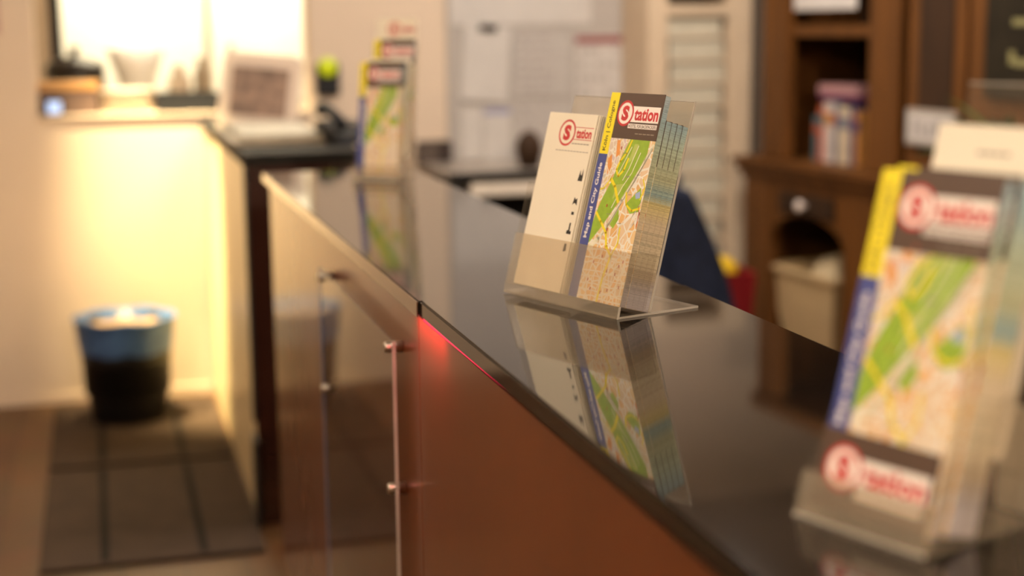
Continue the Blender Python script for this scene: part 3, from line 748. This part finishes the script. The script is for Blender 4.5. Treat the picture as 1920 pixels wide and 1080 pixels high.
# ------------------------------------------------------------------ kitchen beyond the opening
def kitchen():
    wt = box('kitchen_worktop', -1.0, 1.6, WY+0.155, 6.75, 1.03, 1.068, M['tan'], bev=0.004)
    tag(wt, 'pale worktop just behind the bright serving opening', 'worktop')
    cb = MB().box(-1.0, 1.6, 6.0, 6.70, 0.0, 1.028, M['kwall']).box(-1.0, 1.6, 5.99, 6.0, 0.1, 0.97, M['shelfcream'])
    tag(cb.build('base_cabinet'), 'kitchen base cabinet under the pale worktop', 'cabinet')
    Z = 1.0685
    t = empty('wooden_crate', (-0.095, 5.945, Z))
    MB().box(-0.125, 0.105, -0.10, 0.10, 0.0, 0.088, M['cratefront'], bev=0.004).build('body', t)
    MB().box(-0.13, 0.11, -0.105, 0.105, 0.0885, 0.118, M['crate'], bev=0.004).build('lid', t)
    tag(t, 'wooden crate with orange lid at the left of the serving opening', 'crate')
    t = empty('cooking_pot', (-0.070, 6.34, Z), (0, 0, radians(90)))
    MB().lathe([(0, 0), (0.10, 0), (0.105, 0.01), (0.105, 0.13), (0.11, 0.135)], M['steelpot'], 36).build('body', t)
    MB().lathe([(0.111, 0.136), (0.10, 0.152), (0.05, 0.175), (0.015, 0.178), (0.015, 0.195), (0.022, 0.208), (0, 0.212)], M['steelpot'], 36).build('lid', t)
    for s in (-1, 1):
        MB().tube([(s*0.104, -0.03, 0.10), (s*0.135, -0.03, 0.102), (s*0.135, 0.03, 0.102), (s*0.104, 0.03, 0.10)], 0.008, M['steelpot'], 8).build('handle', t)
    t.scale = (1.08, 1.08, 1.15)
    tag(t, 'dark cooking pot behind the wooden crate in the serving opening', 'pot')
    t = empty('kitchen_timer', (-0.145, 5.818, Z))
    MB().box(-0.03, 0.03, -0.018, 0.018, 0, 0.06, M['phone'], bev=0.004).build('body', t)
    MB().box(-0.024, 0.024, -0.0195, -0.018, 0.008, 0.052, M['bluelamp']).build('display', t)
    tag(t, 'small device with a pale blue lit display on the serving ledge', 'timer')
    t = empty('storage_tub', (0.115, 5.92, Z))
    MB().lathe([(0, 0), (0.10, 0), (0.108, 0.075), (0.113, 0.078), (0.100, 0.078), (0.095, 0.01), (0, 0.01)], M['tub'], 36, sy=0.7).build('body', t)
    MB().lathe([(0.114, 0.079), (0.114, 0.088), (0, 0.09)], M['tub'], 36, sy=0.7).build('lid', t)
    tag(t, 'pale grey oval lidded tub in the middle of the serving ledge', 'tub')
    t = empty('serving_tray', (0.335, 5.94, Z))
    MB().box(-0.11, 0.11, -0.12, 0.12, 0, 0.006, M['phone']).build('base', t)
    for x0, x1, y0, y1 in ((-0.115, -0.105, -0.125, 0.125), (0.105, 0.115, -0.125, 0.125), (-0.105, 0.105, -0.125, -0.115), (-0.105, 0.105, 0.115, 0.125)):
        MB().box(x0, x1, y0, y1, 0, 0.068, M['phone']).build('rim', t)
    tag(t, 'dark brown serving tray on the ledge next to the lit corner', 'tray')
    t = empty('glare_bowl', (0.165, 6.30, Z))  # bowl shape stands in for a bright light reflection
    MB().lathe([(0, 0.0), (0.045, 0.0), (0.05, 0.03), (0.08, 0.13), (0.115, 0.235), (0.110, 0.237), (0.07, 0.13), (0.04, 0.04), (0, 0.035)], M['kwall'], 36).build('bowl', t)
    tag(t, 'big white bowl standing in for a bright reflection, lit by an added spot', 'bowl')
    for x, y, h, r, m, lb in ((0.335, 6.40, 0.16, 0.045, 'shelfcream', 'cream jar beside the big white bowl'), (0.43, 6.5, 0.19, 0.03, 'tan', 'tan bottle on the kitchen worktop in the glare'),
                           (0.54, 6.3, 0.24, 0.022, 'tub', 'slim grey bottle behind the mounted photograph'), (0.68, 6.45, 0.15, 0.06, 'frame', 'cream tin right of the slim grey bottle')):
        t = empty('jar' if r > 0.04 else 'bottle', (x, y, Z))
        MB().lathe([(0, 0), (r, 0), (r, h*0.65), (r*0.5, h*0.8), (r*0.5, h*0.92)], M[m], 20).build('body', t)
        MB().lathe([(r*0.55, h*0.92), (r*0.55, h), (0, h)], M[m], 20).build('cap', t)
        tag(t, lb, 'jar' if r > 0.04 else 'bottle')
    dr = empty('cabinet_door', (-0.17, 6.71, 1.067))
    MB().box(-0.07, 0.004, 0, 0.03, 0, 1.2, M['shelfcream']).build('panel', dr)
    MB().box(0.005, 0.050, -0.01, 0.03, 0, 1.2, M['phone']).build('dark_frame', dr)
    tag(dr, 'open cream cabinet door with dark edge at the left of the serving opening', 'door')
    rl = MB().box(0.50, 0.53, 7.2, 7.24, 0, 2.69, M['shelfcream'])
    struct(rl.build('trim_3'))
kitchen()

# ------------------------------------------------------------------ notice wall papers
def papers():
    Y = WY-0.014
    def sheet(name, x0, x1, z0, z1, m, label, cat='paper', group=None, extra=None, tilt=0, d=0.0):
        cx, cz = (x0+x1)/2, (z0+z1)/2
        mb = MB().box(x0-cx, x1-cx, -0.003, 0, z0-cz, z1-cz, M[m])
        if extra: extra(mb, x0-cx, x1-cx, z0-cz, z1-cz)
        o = mb.build(name, None, (cx, Y-0.001-d, cz), (0, radians(tilt), 0))
        tag(o, label, cat, group); return o
    def rows(n, m='greyprint', f=0.6):
        def e(mb, x0, x1, z0, z1):
            for k in range(n):
                zz = z1-(k+0.6)*(z1-z0)/n
                mb.box(x0+0.015, x0+0.015+(x1-x0-0.03)*random.uniform(f, 1), -0.0036, -0.003, zz, zz+(z1-z0)/n*0.35, M[m])
        return e
    sheet('wall_poster', 1.33, 1.897, 1.378, 1.62, 'sheet', 'wide white sheet across the top of the grey notice wall')
    o = sheet('hanging_paper', 1.375, 1.560, 1.085, 1.375, 'sheet', 'white paper hanging from a black clip on the grey wall', tilt=4, d=0.006)
    MB().box(-0.035, 0.035, -0.016, -0.0031, 0.125, 0.15, M['phone'], bev=0.003).build('clip', o)
    def cal(mb, x0, x1, z0, z1):
        mb.box(x0, x1, -0.0036, -0.003, z1-0.035, z1-0.004, M['calred'])
        for r in range(6):
            for c in range(7):
                if (r*7+c) % 5 != 3:
                    mb.box(x0+0.012+c*0.034, x0+0.036+c*0.034, -0.0036, -0.003, z1-0.075-r*0.055, z1-0.05-r*0.055, M['greyprint'])
    sheet('wall_calendar', 1.835, 2.09, 0.98, 1.335, 'sheet', 'calendar with a maroon header on the grey notice wall', 'calendar', extra=cal)
    sheet('notice_sheet', 1.585, 1.81, 1.10, 1.345, 'sheet2', 'grey printed sheet between the clipped paper and the calendar', extra=rows(7))
    sheet('notice_sheet', 1.585, 1.81, 0.83, 1.075, 'sheet2', 'grey printed sheet below the first, behind the middle holder', extra=rows(6))
    sheet('notice_sheet', 1.46, 1.565, 0.84, 1.055, 'sheet', 'white narrow sheet with a pale blue top edge', extra=lambda mb, x0, x1, z0, z1: mb.box(x0, x1, -0.0045, -0.003, z1-0.02, z1, M['bluetab_refl']))
    sheet('notice_sheet', 1.37, 1.45, 0.86, 1.06, 'sheet', 'small plain white sheet below the clipped paper')
papers()

# ------------------------------------------------------------------ letter tray shelf
def tray_shelf():
    t = empty('pigeonhole_shelf', (2.235, 5.62, 0))
    b = lambda n, x0, x1, y0, y1, z0, z1, m: MB().box(x0-2.235, x1-2.235, y0-5.62, y1-5.62, z0, z1, M[m]).build(n, t)
    b('side_post', 2.023, 2.103, 5.47, 5.765, 0.0, 1.9, 'shelfcream')
    b('side_post', 2.348, 2.447, 5.47, 5.765, 0.0, 1.9, 'shelfcream')
    b('back', 2.103, 2.348, 5.755, 5.765, 0.0, 1.9, 'shelfin')
    b('top', 2.103, 2.348, 5.47, 5.755, 1.86, 1.9, 'shelfcream')
    b('rail', 2.103, 2.348, 5.465, 5.49, 1.405, 1.445, 'shelfcream')
    z = 0.10; k = 0
    while z < 1.84:
        b('shelf', 2.103, 2.348, 5.48, 5.755, z, z+0.010, 'shelfcream'); z += 0.087; k += 1
    tag(t, 'tall narrow cream shelf of letter trays beside the dark wood hutch', 'shelf')
    rnd = random.Random(2)
    z = 0.10; first = None
    for i in range(17):
        zz = 0.1105+0.087*i; h = rnd.uniform(0.066, 0.072)
        if abs(zz-1.40) < 0.05: continue
        dx = rnd.uniform(-0.008, 0.008)
        o = MB().box(-0.108+dx, 0.108+dx, -0.125, 0.12, 0, h, M['traypaper']).build('paper_stack', None, (2.2255, 5.61, zz))
        tag(o, 'stack of grey-white papers in a slot of the cream letter shelf', 'papers', 'papers in the letter shelf')
tray_shelf()

# ------------------------------------------------------------------ low desk behind the counter
def desk():
    t = empty('office_desk', (1.65, 5.45, 0))
    b = lambda n, x0, x1, y0, y1, z0, z1, m, bev=0: MB().box(x0-1.65, x1-1.65, y0-5.45, y1-5.45, z0, z1, M[m], bev=bev).build(n, t)
    b('top', 1.205, 2.0, 5.29, 5.77, 0.828, 0.856, 'desk_reflection'); b('front_edge', 1.203, 2.002, 5.28, 5.289, 0.826, 0.857, 'desktop', 0.002)
    b('side_panel', 1.26, 1.28, 5.36, 5.76, 0, 0.826, 'phone'); b('side_panel', 1.96, 1.98, 5.34, 5.76, 0, 0.826, 'phone')
    d = b('drawer', 1.285, 1.955, 5.285, 5.70, 0.770, 0.818, 'deskwhite', 0.003)
    b('back_panel', 1.28, 1.96, 5.74, 5.76, 0.1, 0.826, 'phone')
    tag(t, 'low desk with painted grey wall reflection on top, black front edge and white drawer behind the counter', 'desk')
    r = MB().lathe([(0, 0), (0.035, 0), (0.05, 0.06), (0.045, 0.10), (0.02, 0.13), (0, 0.135)], M['hutchdark'], 20).build('wooden_ornament', None, (1.54, 5.42, 0.857))
    tag(r, 'small rounded brown object on the desktop behind the white leaflet', 'ornament')
desk()

# ------------------------------------------------------------------ chair, jacket, red bin
def chair():
    t = empty('office_chair', (1.57, 4.38, 0), (0, 0, radians(8)))
    # rounded back shell
    m = MB(); nx, nz = 14, 14
    def P(i, j, s):
        u = i/nx*2-1; w = j/nz
        hw = 0.19*(1-max(0, w-0.55)**2*3.0); x = u*hw
        z = 0.52+0.37*w-0.05*(abs(u)**3)*w
        y = 0.05*(u*u)*-1+0.05*w+(0.025 if s else -0.025)*(1-0.5*abs(u)**4)
        return (x, y, z)
    for s in (0, 1):
        vs_ = [P(i, j, s) for j in range(nz+1) for i in range(nx+1)]
        fs = [(j*(nx+1)+i, j*(nx+1)+i+1, (j+1)*(nx+1)+i+1, (j+1)*(nx+1)+i) for j in range(nz) for i in range(nx)]
        if s: fs = [f[::-1] for f in fs]
        m.add(vs_, fs, M['navy'], smooth=True)
    rim = [(i, 0) for i in range(nx+1)]+[(nx, j) for j in range(1, nz+1)]+[(i, nz) for i in range(nx-1, -1, -1)]+[(0, j) for j in range(nz-1, 0, -1)]
    n = len(rim); m.add([P(i, j, 0) for i, j in rim]+[P(i, j, 1) for i, j in rim], [(k, n+k, n+(k+1) % n, (k+1) % n) for k in range(n)], M['navy'], smooth=True)
    m.build('backrest', t)
    MB().box(-0.23, 0.23, -0.42, 0.02, 0.43, 0.50, M['navy'], bev=0.03).build('seat', t)
    MB().tube([(0, 0.05, 0.60), (0, 0.09, 0.45), (0, -0.1, 0.41)], 0.018, M['chairmetal']).build('back_support', t)
    MB().tube([(0, -0.2, 0.43), (0, -0.2, 0.10)], 0.025, M['chairmetal'], 14).build('column', t)
    for k in range(5):
        a = 2*pi*k/5
        MB().tube([(0, -0.2, 0.12), (0.26*cos(a), -0.2+0.26*sin(a), 0.075)], [0.022, 0.014], M['chairmetal']).build('leg', t)
        T = Matrix.Translation((0.26*cos(a), -0.2+0.26*sin(a), 0.028)) @ Matrix.Rotation(pi/2, 4, 'X')
        MB().lathe([(0, -0.02), (0.024, -0.02), (0.028, -0.012), (0.028, 0.012), (0.024, 0.02), (0, 0.02)], M['blackp'], 16, T).build('caster', t)
    tag(t, 'navy blue upholstered office chair behind the counter', 'chair')
    t2 = empty('jacket', (1.57, 4.38, 0.0), (0, 0, radians(8)))
    m = MB(); nx, nz = 18, 12
    vs_ = []
    for j in range(nz+1):
        w = j/nz
        for i in range(nx+1):
            u = i/nx
            hw = 0.115+0.16*(1-(1-w)**1.5)
            x = (u*2-1)*hw + 0.02
            z = 0.905-0.46*w-0.03*abs(u*2-1)**2*(1-w)
            y = -0.075-0.03*w+0.012*sin(u*19+w*2)*w-0.05*(u*2-1)**2
            vs_.append((x, y, z))
    fs = [(j*(nx+1)+i, (j+1)*(nx+1)+i, (j+1)*(nx+1)+i+1, j*(nx+1)+i+1) for j in range(nz) for i in range(nx)]
    m.add(vs_, fs, M['navy'], smooth=True)
    o = m.build('body', t2)
    md = o.modifiers.new('thickness', 'SOLIDIFY'); md.thickness = 0.008; md.offset = 0
    c = MB().tube([(-0.11, -0.06, 0.90), (-0.05, -0.01, 0.925), (0.05, -0.01, 0.925), (0.14, -0.06, 0.90)], [0.018, 0.022, 0.022, 0.018], M['navy'], 10)
    c.build('collar', t2)
    tag(t2, 'dark navy jacket hanging over the back of the office chair', 'jacket')
    t = empty('red_bin', (1.945, 4.70, 0.0), (0, 0, radians(-5)))
    m = MB()
    a0, a1 = 0.10, 0.135
    def ring(h, z): return [(-h, -h, z), (h, -h, z), (h, h, z), (-h, h, z)]
    vs_ = ring(a0, 0)+ring(a1, 0.565)+ring(a1-0.006, 0.565)+ring(a0-0.006, 0.01)
    fs = [(3, 2, 1, 0)]+[(4*l+k, 4*l+(k+1) % 4, 4*l+4+(k+1) % 4, 4*l+4+k) for l in range(3) for k in range(4)]+[(12, 13, 14, 15)]
    m.add(vs_, fs, M['redplastic']); m.build('body', t)
    MB().lathe([(0, 0.44), (0.06, 0.45), (0.085, 0.50), (0.085, 0.56), (0.06, 0.585), (0.02, 0.595), (0, 0.595)], M['yellowplastic'], 20, Matrix.Translation((0.03, 0.0, 0.012))).build('yellow_bag', t)
    tag(t, 'red bin with something yellow in it beside the dark hutch', 'bin')
chair()

# ------------------------------------------------------------------ dark wood hutch along the right wall
def hutch():
    t = empty('wooden_hutch', (2.323, 5.36, 0), (0, 0, radians(-83.9)))
    H, D = M['hutch'], M['hutchdark']
    def b(n, u0, u1, v0, v1, z0, z1, m=H, bev=0.0, parent=t): return MB().box(u0, u1, v0, v1, z0, z1, m, bev=bev).build(n, parent)
    b('desk_top', -0.01, 1.95, 0.0, 0.52, 0.855, 0.88, H, 0.006)
    b('moulding', 0.01, 1.93, 0.012, 0.50, 0.825, 0.854, H, 0.006)
    b('moulding', 0.03, 1.91, 0.024, 0.50, 0.80, 0.8245, H, 0.005)
    b('side_panel', 0.045, 0.065, 0.07, 0.50, 0.0, 0.80)
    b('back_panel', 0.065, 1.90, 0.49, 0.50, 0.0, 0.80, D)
    for u in (0.05, 0.715, 1.80):
        w = 0.19 if u < 0.7 else 0.17
        if u > 1: w = 0.10
        b('front_post', u, u+w, 0.03, 0.07, 0.0, 0.80, H, 0.004)
    # drawer front with arched opening below
    pts = [(0.245, 0.80), (0.245, 0.58)]
    for k in range(13):
        a = pi-pi*k/12; pts.append((0.48+0.235*cos(a), 0.60+0.095*sin(a)))
    pts += [(0.715, 0.58), (0.715, 0.80)]
    m = MB(); n = len(pts)
    m.add([(p[0], 0.034, p[1]) for p in pts]+[(p[0], 0.060, p[1]) for p in pts], [[0]+[k for k in range(1, n)], [n+k for k in range(n-1, -1, -1)]]+[(k, n+k, n+(k+1) % n, (k+1) % n) for k in range(n)], H)
    m.build('arched_apron', t)
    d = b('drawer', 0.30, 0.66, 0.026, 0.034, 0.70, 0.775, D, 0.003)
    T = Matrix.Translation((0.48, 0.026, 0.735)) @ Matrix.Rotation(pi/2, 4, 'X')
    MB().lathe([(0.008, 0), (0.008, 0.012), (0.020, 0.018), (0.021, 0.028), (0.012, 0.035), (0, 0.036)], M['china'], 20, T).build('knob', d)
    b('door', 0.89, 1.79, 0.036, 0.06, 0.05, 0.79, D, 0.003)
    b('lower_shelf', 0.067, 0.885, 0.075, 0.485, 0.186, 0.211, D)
    # upper part
    b('upper_post', 0.115, 0.285, 0.06, 0.10, 0.881, 2.1, H, 0.006)
    b('upper_post', 0.79, 0.965, 0.06, 0.10, 0.881, 2.1, H, 0.006)
    b('upper_side', 0.115, 0.135, 0.10, 0.48, 0.881, 2.1, H)
    b('upper_side', 0.945, 0.965, 0.10, 0.48, 0.881, 2.1, H)
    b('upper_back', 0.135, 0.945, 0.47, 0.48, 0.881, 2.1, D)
    b('shelf', 0.136, 0.944, 0.075, 0.469, 1.325, 1.365, H, 0.004)
    b('shelf', 0.136, 0.944, 0.075, 0.469, 1.75, 1.79, H, 0.004)
    b('cornice', 0.09, 0.985, 0.04, 0.50, 2.101, 2.16, H, 0.01)
    tag(t, 'dark brown wooden hutch with shelves above and an arched opening below', 'hutch')
    def W(u, v, z): return t.matrix_world @ Vector((u, v, z))
    f = Fr(2.323, 5.36, 0, -83.9)
    rz = radians(-83.9)
    # tall panelled wardrobe next to it
    w = empty('wardrobe', f.P(0.998, 0.06, 0.8815), (0, 0, rz))
    q = lambda n, u0, u1, v0, v1, z0, z1, m, bev=0.0: MB().box(u0, u1, v0, v1, z0, z1, m, bev=bev).build(n, w)
    q('carcass', 0.0, 0.93, 0.02, 0.42, 0.0, 1.25, D)
    for k, (u0, u1) in enumerate(((0.01, 0.30), (0.31, 0.60), (0.61, 0.92))):
        q('door', u0, u1, 0.0, 0.0195, 0.01, 1.23, H, 0.004)
        q('door_panel', u0+0.06, u1-0.06, -0.003, -0.0002, 0.08, 1.15, D if k != 1 else H, 0.001)
    tag(w, 'tall dark panelled wooden cupboard right of the open shelves', 'cupboard')
    # note frame, paper, chalkboard
    s = empty('small_sign', f.P(1.033, 0.040, 0.990), (0, 0, rz))
    MB().box(0, 0.255, 0, 0.014, 0, 0.115, M['tub'], bev=0.003).build('frame', s)
    a = MB().box(0.014, 0.241, -0.001, -0.0001, 0.014, 0.101, M['sheet'])
    for k in range(5): a.box(0.035+0.038*k, 0.06+0.038*k, -0.0014, -0.001, 0.03+0.006*(k % 2), 0.085-0.008*(k % 3), M['greyprint'])
    a.build('print', s)
    tag(s, 'small white framed sign leaning on the dark cupboard', 'sign')
    p = MB().box(0, 0.39, 0, 0.002, 0, 0.22, M['sheet']).build('shelf_notice', None, f.P(0.32, 0.064, 1.418), (0, 0, rz))
    tag(p, 'white paper above the hutch shelf at the top of the picture', 'paper')
    c = empty('chalkboard', f.P(1.41, 0.034, 1.155), (0, 0, rz))
    MB().box(0, 0.50, 0, 0.02, 0, 0.75, M['board'], bev=0.003).build('board', c)
    a = MB()
    a.box(0.12, 0.44, -0.0015, 0, 0.205, 0.225, M['chalk']); a.box(0.11, 0.135, -0.0015, 0, 0.095, 0.135, M['chalk']); a.box(0.135, 0.36, -0.0015, 0, 0.090, 0.112, M['chalk'])
    a.box(0.14, 0.46, -0.0015, 0, 0.315, 0.333, M['chalk'])
    a.build('chalk_writing', c)
    tag(c, 'dark chalkboard with pale chalk marks at the upper right', 'chalkboard')
    # plant below it
    pl = empty('potted_plant', f.P(1.62, 0.02-0.12, 0.881), (0, 0, rz))
    MB().lathe([(0, 0), (0.018, 0), (0.024, 0.10), (0.021, 0.10), (0, 0.09)], M['blackp'], 24).build('pot', pl)
    m = MB(); rnd = random.Random(9)
    for k in range(26):
        az = rnd.uniform(pi*1.03, 2*pi*0.985); ln = rnd.uniform(0.20, 0.32); el = rnd.uniform(0.5, 1.3)
        pts_ = [Vector((0, 0, 0.095))]
        for s_ in range(1, 6):
            q_ = s_/5; e_ = el-q_*0.8
            pts_.append(pts_[-1]+Vector((cos(az)*cos(e_), sin(az)*cos(e_), sin(e_)))*ln/5)
        wv = [0.004, 0.014, 0.02, 0.018, 0.01, 0.001]; sd = Vector((-sin(az), cos(az), 0))
        vs_ = []
        for i_, p_ in enumerate(pts_): vs_ += [p_-sd*wv[i_], p_+sd*wv[i_]]
        m.add(vs_, [(2*i_, 2*i_+1, 2*i_+3, 2*i_+2) for i_ in range(5)], M['leafg'], smooth=True)
    m.build('leaves', pl)
    tag(pl, 'small green leafy plant below the chalkboard', 'plant')
    pl.location = f.P(1.54, 0.027, 0.8815)
    # books on the hutch desk
    specs = [('bk_teal', 0.030, 0.16, 'bk_red'), ('bk_red', 0.034, 0.20, 'bk_teal'), ('bk_white', 0.060, 0.215, 'bk_orange'), ('bk_slate', 0.030, 0.22, 'bk_purple'), ('bk_cream', 0.070, 0.200, 'bk_slate'), ('bk_navy', 0.030, 0.21, 'bk_purple'), ('bk_orange', 0.022, 0.19, 'bk_navy')]
    names = ['thin teal book, leftmost on the hutch desk', 'red book second from the left on the hutch desk', 'thick white book left of centre on the hutch desk', 'slate grey book between the white and the cream one',
             'thick cream book right of centre on the hutch desk', 'navy book right of the thick cream one', 'thin orange book, rightmost on the hutch desk']
    u = 0.33
    for (m1, w_, h_, m2), lb in zip(specs, names):
        k = empty('book', f.P(u, 0.15, 0.881), (0, 0, rz))
        MB().box(0, w_, 0, 0.004, 0, h_, M[m1]).box(0, 0.002, 0.004, 0.15, 0, h_, M[m1]).box(w_-0.002, w_, 0.004, 0.15, 0, h_, M[m1]).box(0.001, w_-0.001, -0.0006, 0, h_*0.62, h_*0.82, M[m2]).build('cover', k)
        MB().box(0.0022, w_-0.0022, 0.0042, 0.146, 0.003, h_-0.004, M['paper']).build('pages', k)
        tag(k, lb, 'book', 'books on the hutch desk'); u += w_+0.0015
    k = MB().box(0, 0.25, 0, 0.13, 0, 0.018, M['bk_purple'], bev=0.002).build('book', None, f.P(0.352, 0.155, 1.1035), (0, 0, rz))
    tag(k, 'purple book lying flat across the standing books', 'book')
    k = MB().box(0, 0.25, 0, 0.13, 0, 0.034, M['bk_pink'], bev=0.003).build('book', None, f.P(0.345, 0.155, 1.122), (0, 0, rz))
    tag(k, 'pink book lying on the purple one, topmost in the niche', 'book')
    # basket in the arch
    g = empty('storage_basket', f.P(0.415, 0.19, 0.212), (0, 0, rz))
    m = MB()
    def ring(a_, b_, z): return [(-a_, -b_, z), (a_, -b_, z), (a_, b_, z), (-a_, b_, z)]
    vs_ = ring(0.16, 0.10, 0)+ring(0.212, 0.135, 0.26)+ring(0.225, 0.148, 0.265)+ring(0.225, 0.148, 0.280)+ring(0.205, 0.128, 0.280)+ring(0.145, 0.095, 0.006)
    fs = [(3, 2, 1, 0)]+[(4*l+k_, 4*l+(k_+1) % 4, 4*l+4+(k_+1) % 4, 4*l+4+k_) for l in range(5) for k_ in range(4)]+[(20, 21, 22, 23)]
    m.add(vs_, fs, M['basket']); m.build('body', g)
    tag(g, 'cream plastic basket in the arched opening of the hutch', 'basket')
    cl = MB(); n1, n2 = 12, 12
    vs_ = []
    for j in range(n2+1):
        for i in range(n1+1):
            x, y = i/n1*2-1, j/n2*2-1
            r_ = max(abs(x), abs(y))
            vs_.append((x*0.075+0.055, y*0.09, 0.26+0.075*(1-r_**3)+0.012*sin(i*1.9)*sin(j*1.3)*(1-r_)-0.05*(r_ > 0.95)))
    fs = [(j*(n1+1)+i, j*(n1+1)+i+1, (j+1)*(n1+1)+i+1, (j+1)*(n1+1)+i) for j in range(n2) for i in range(n1)]
    b0 = len(vs_); rim = [i for i in range(n1+1)]+[j*(n1+1)+n1 for j in range(1, n2+1)]+[n2*(n1+1)+i for i in range(n1-1, -1, -1)]+[j*(n1+1) for j in range(n2-1, 0, -1)]
    vs2 = vs_+[(vs_[i][0], vs_[i][1], 0.01) for i in rim]; n = len(rim)
    fs += [(rim[(k_+1) % n], rim[k_], b0+k_, b0+(k_+1) % n) for k_ in range(n)]+[[b0+k_ for k_ in range(n)]]
    cl.add(vs2, fs, M['cloth'], smooth=True)
    tag(cl.build('folded_cloth', None, f.P(0.415, 0.19, 0.212), (0, 0, rz)), 'crumpled cream cloth in the plastic basket', 'cloth')
hutch()

# pale card standing at the right edge of the picture
o = MB().box(0, 0.09, 0, 0.0015, 0, 0.075, M['paper']).box(0, 0.09, 0.0015, 0.06, 0, 0.0015, M['paper']).build('table_card', None, (0.5935, 0.90, 1.0402), (radians(0), 0, radians(-75)))
tag(o, 'pale card standing at the right picture edge beside the foreground holder', 'card')
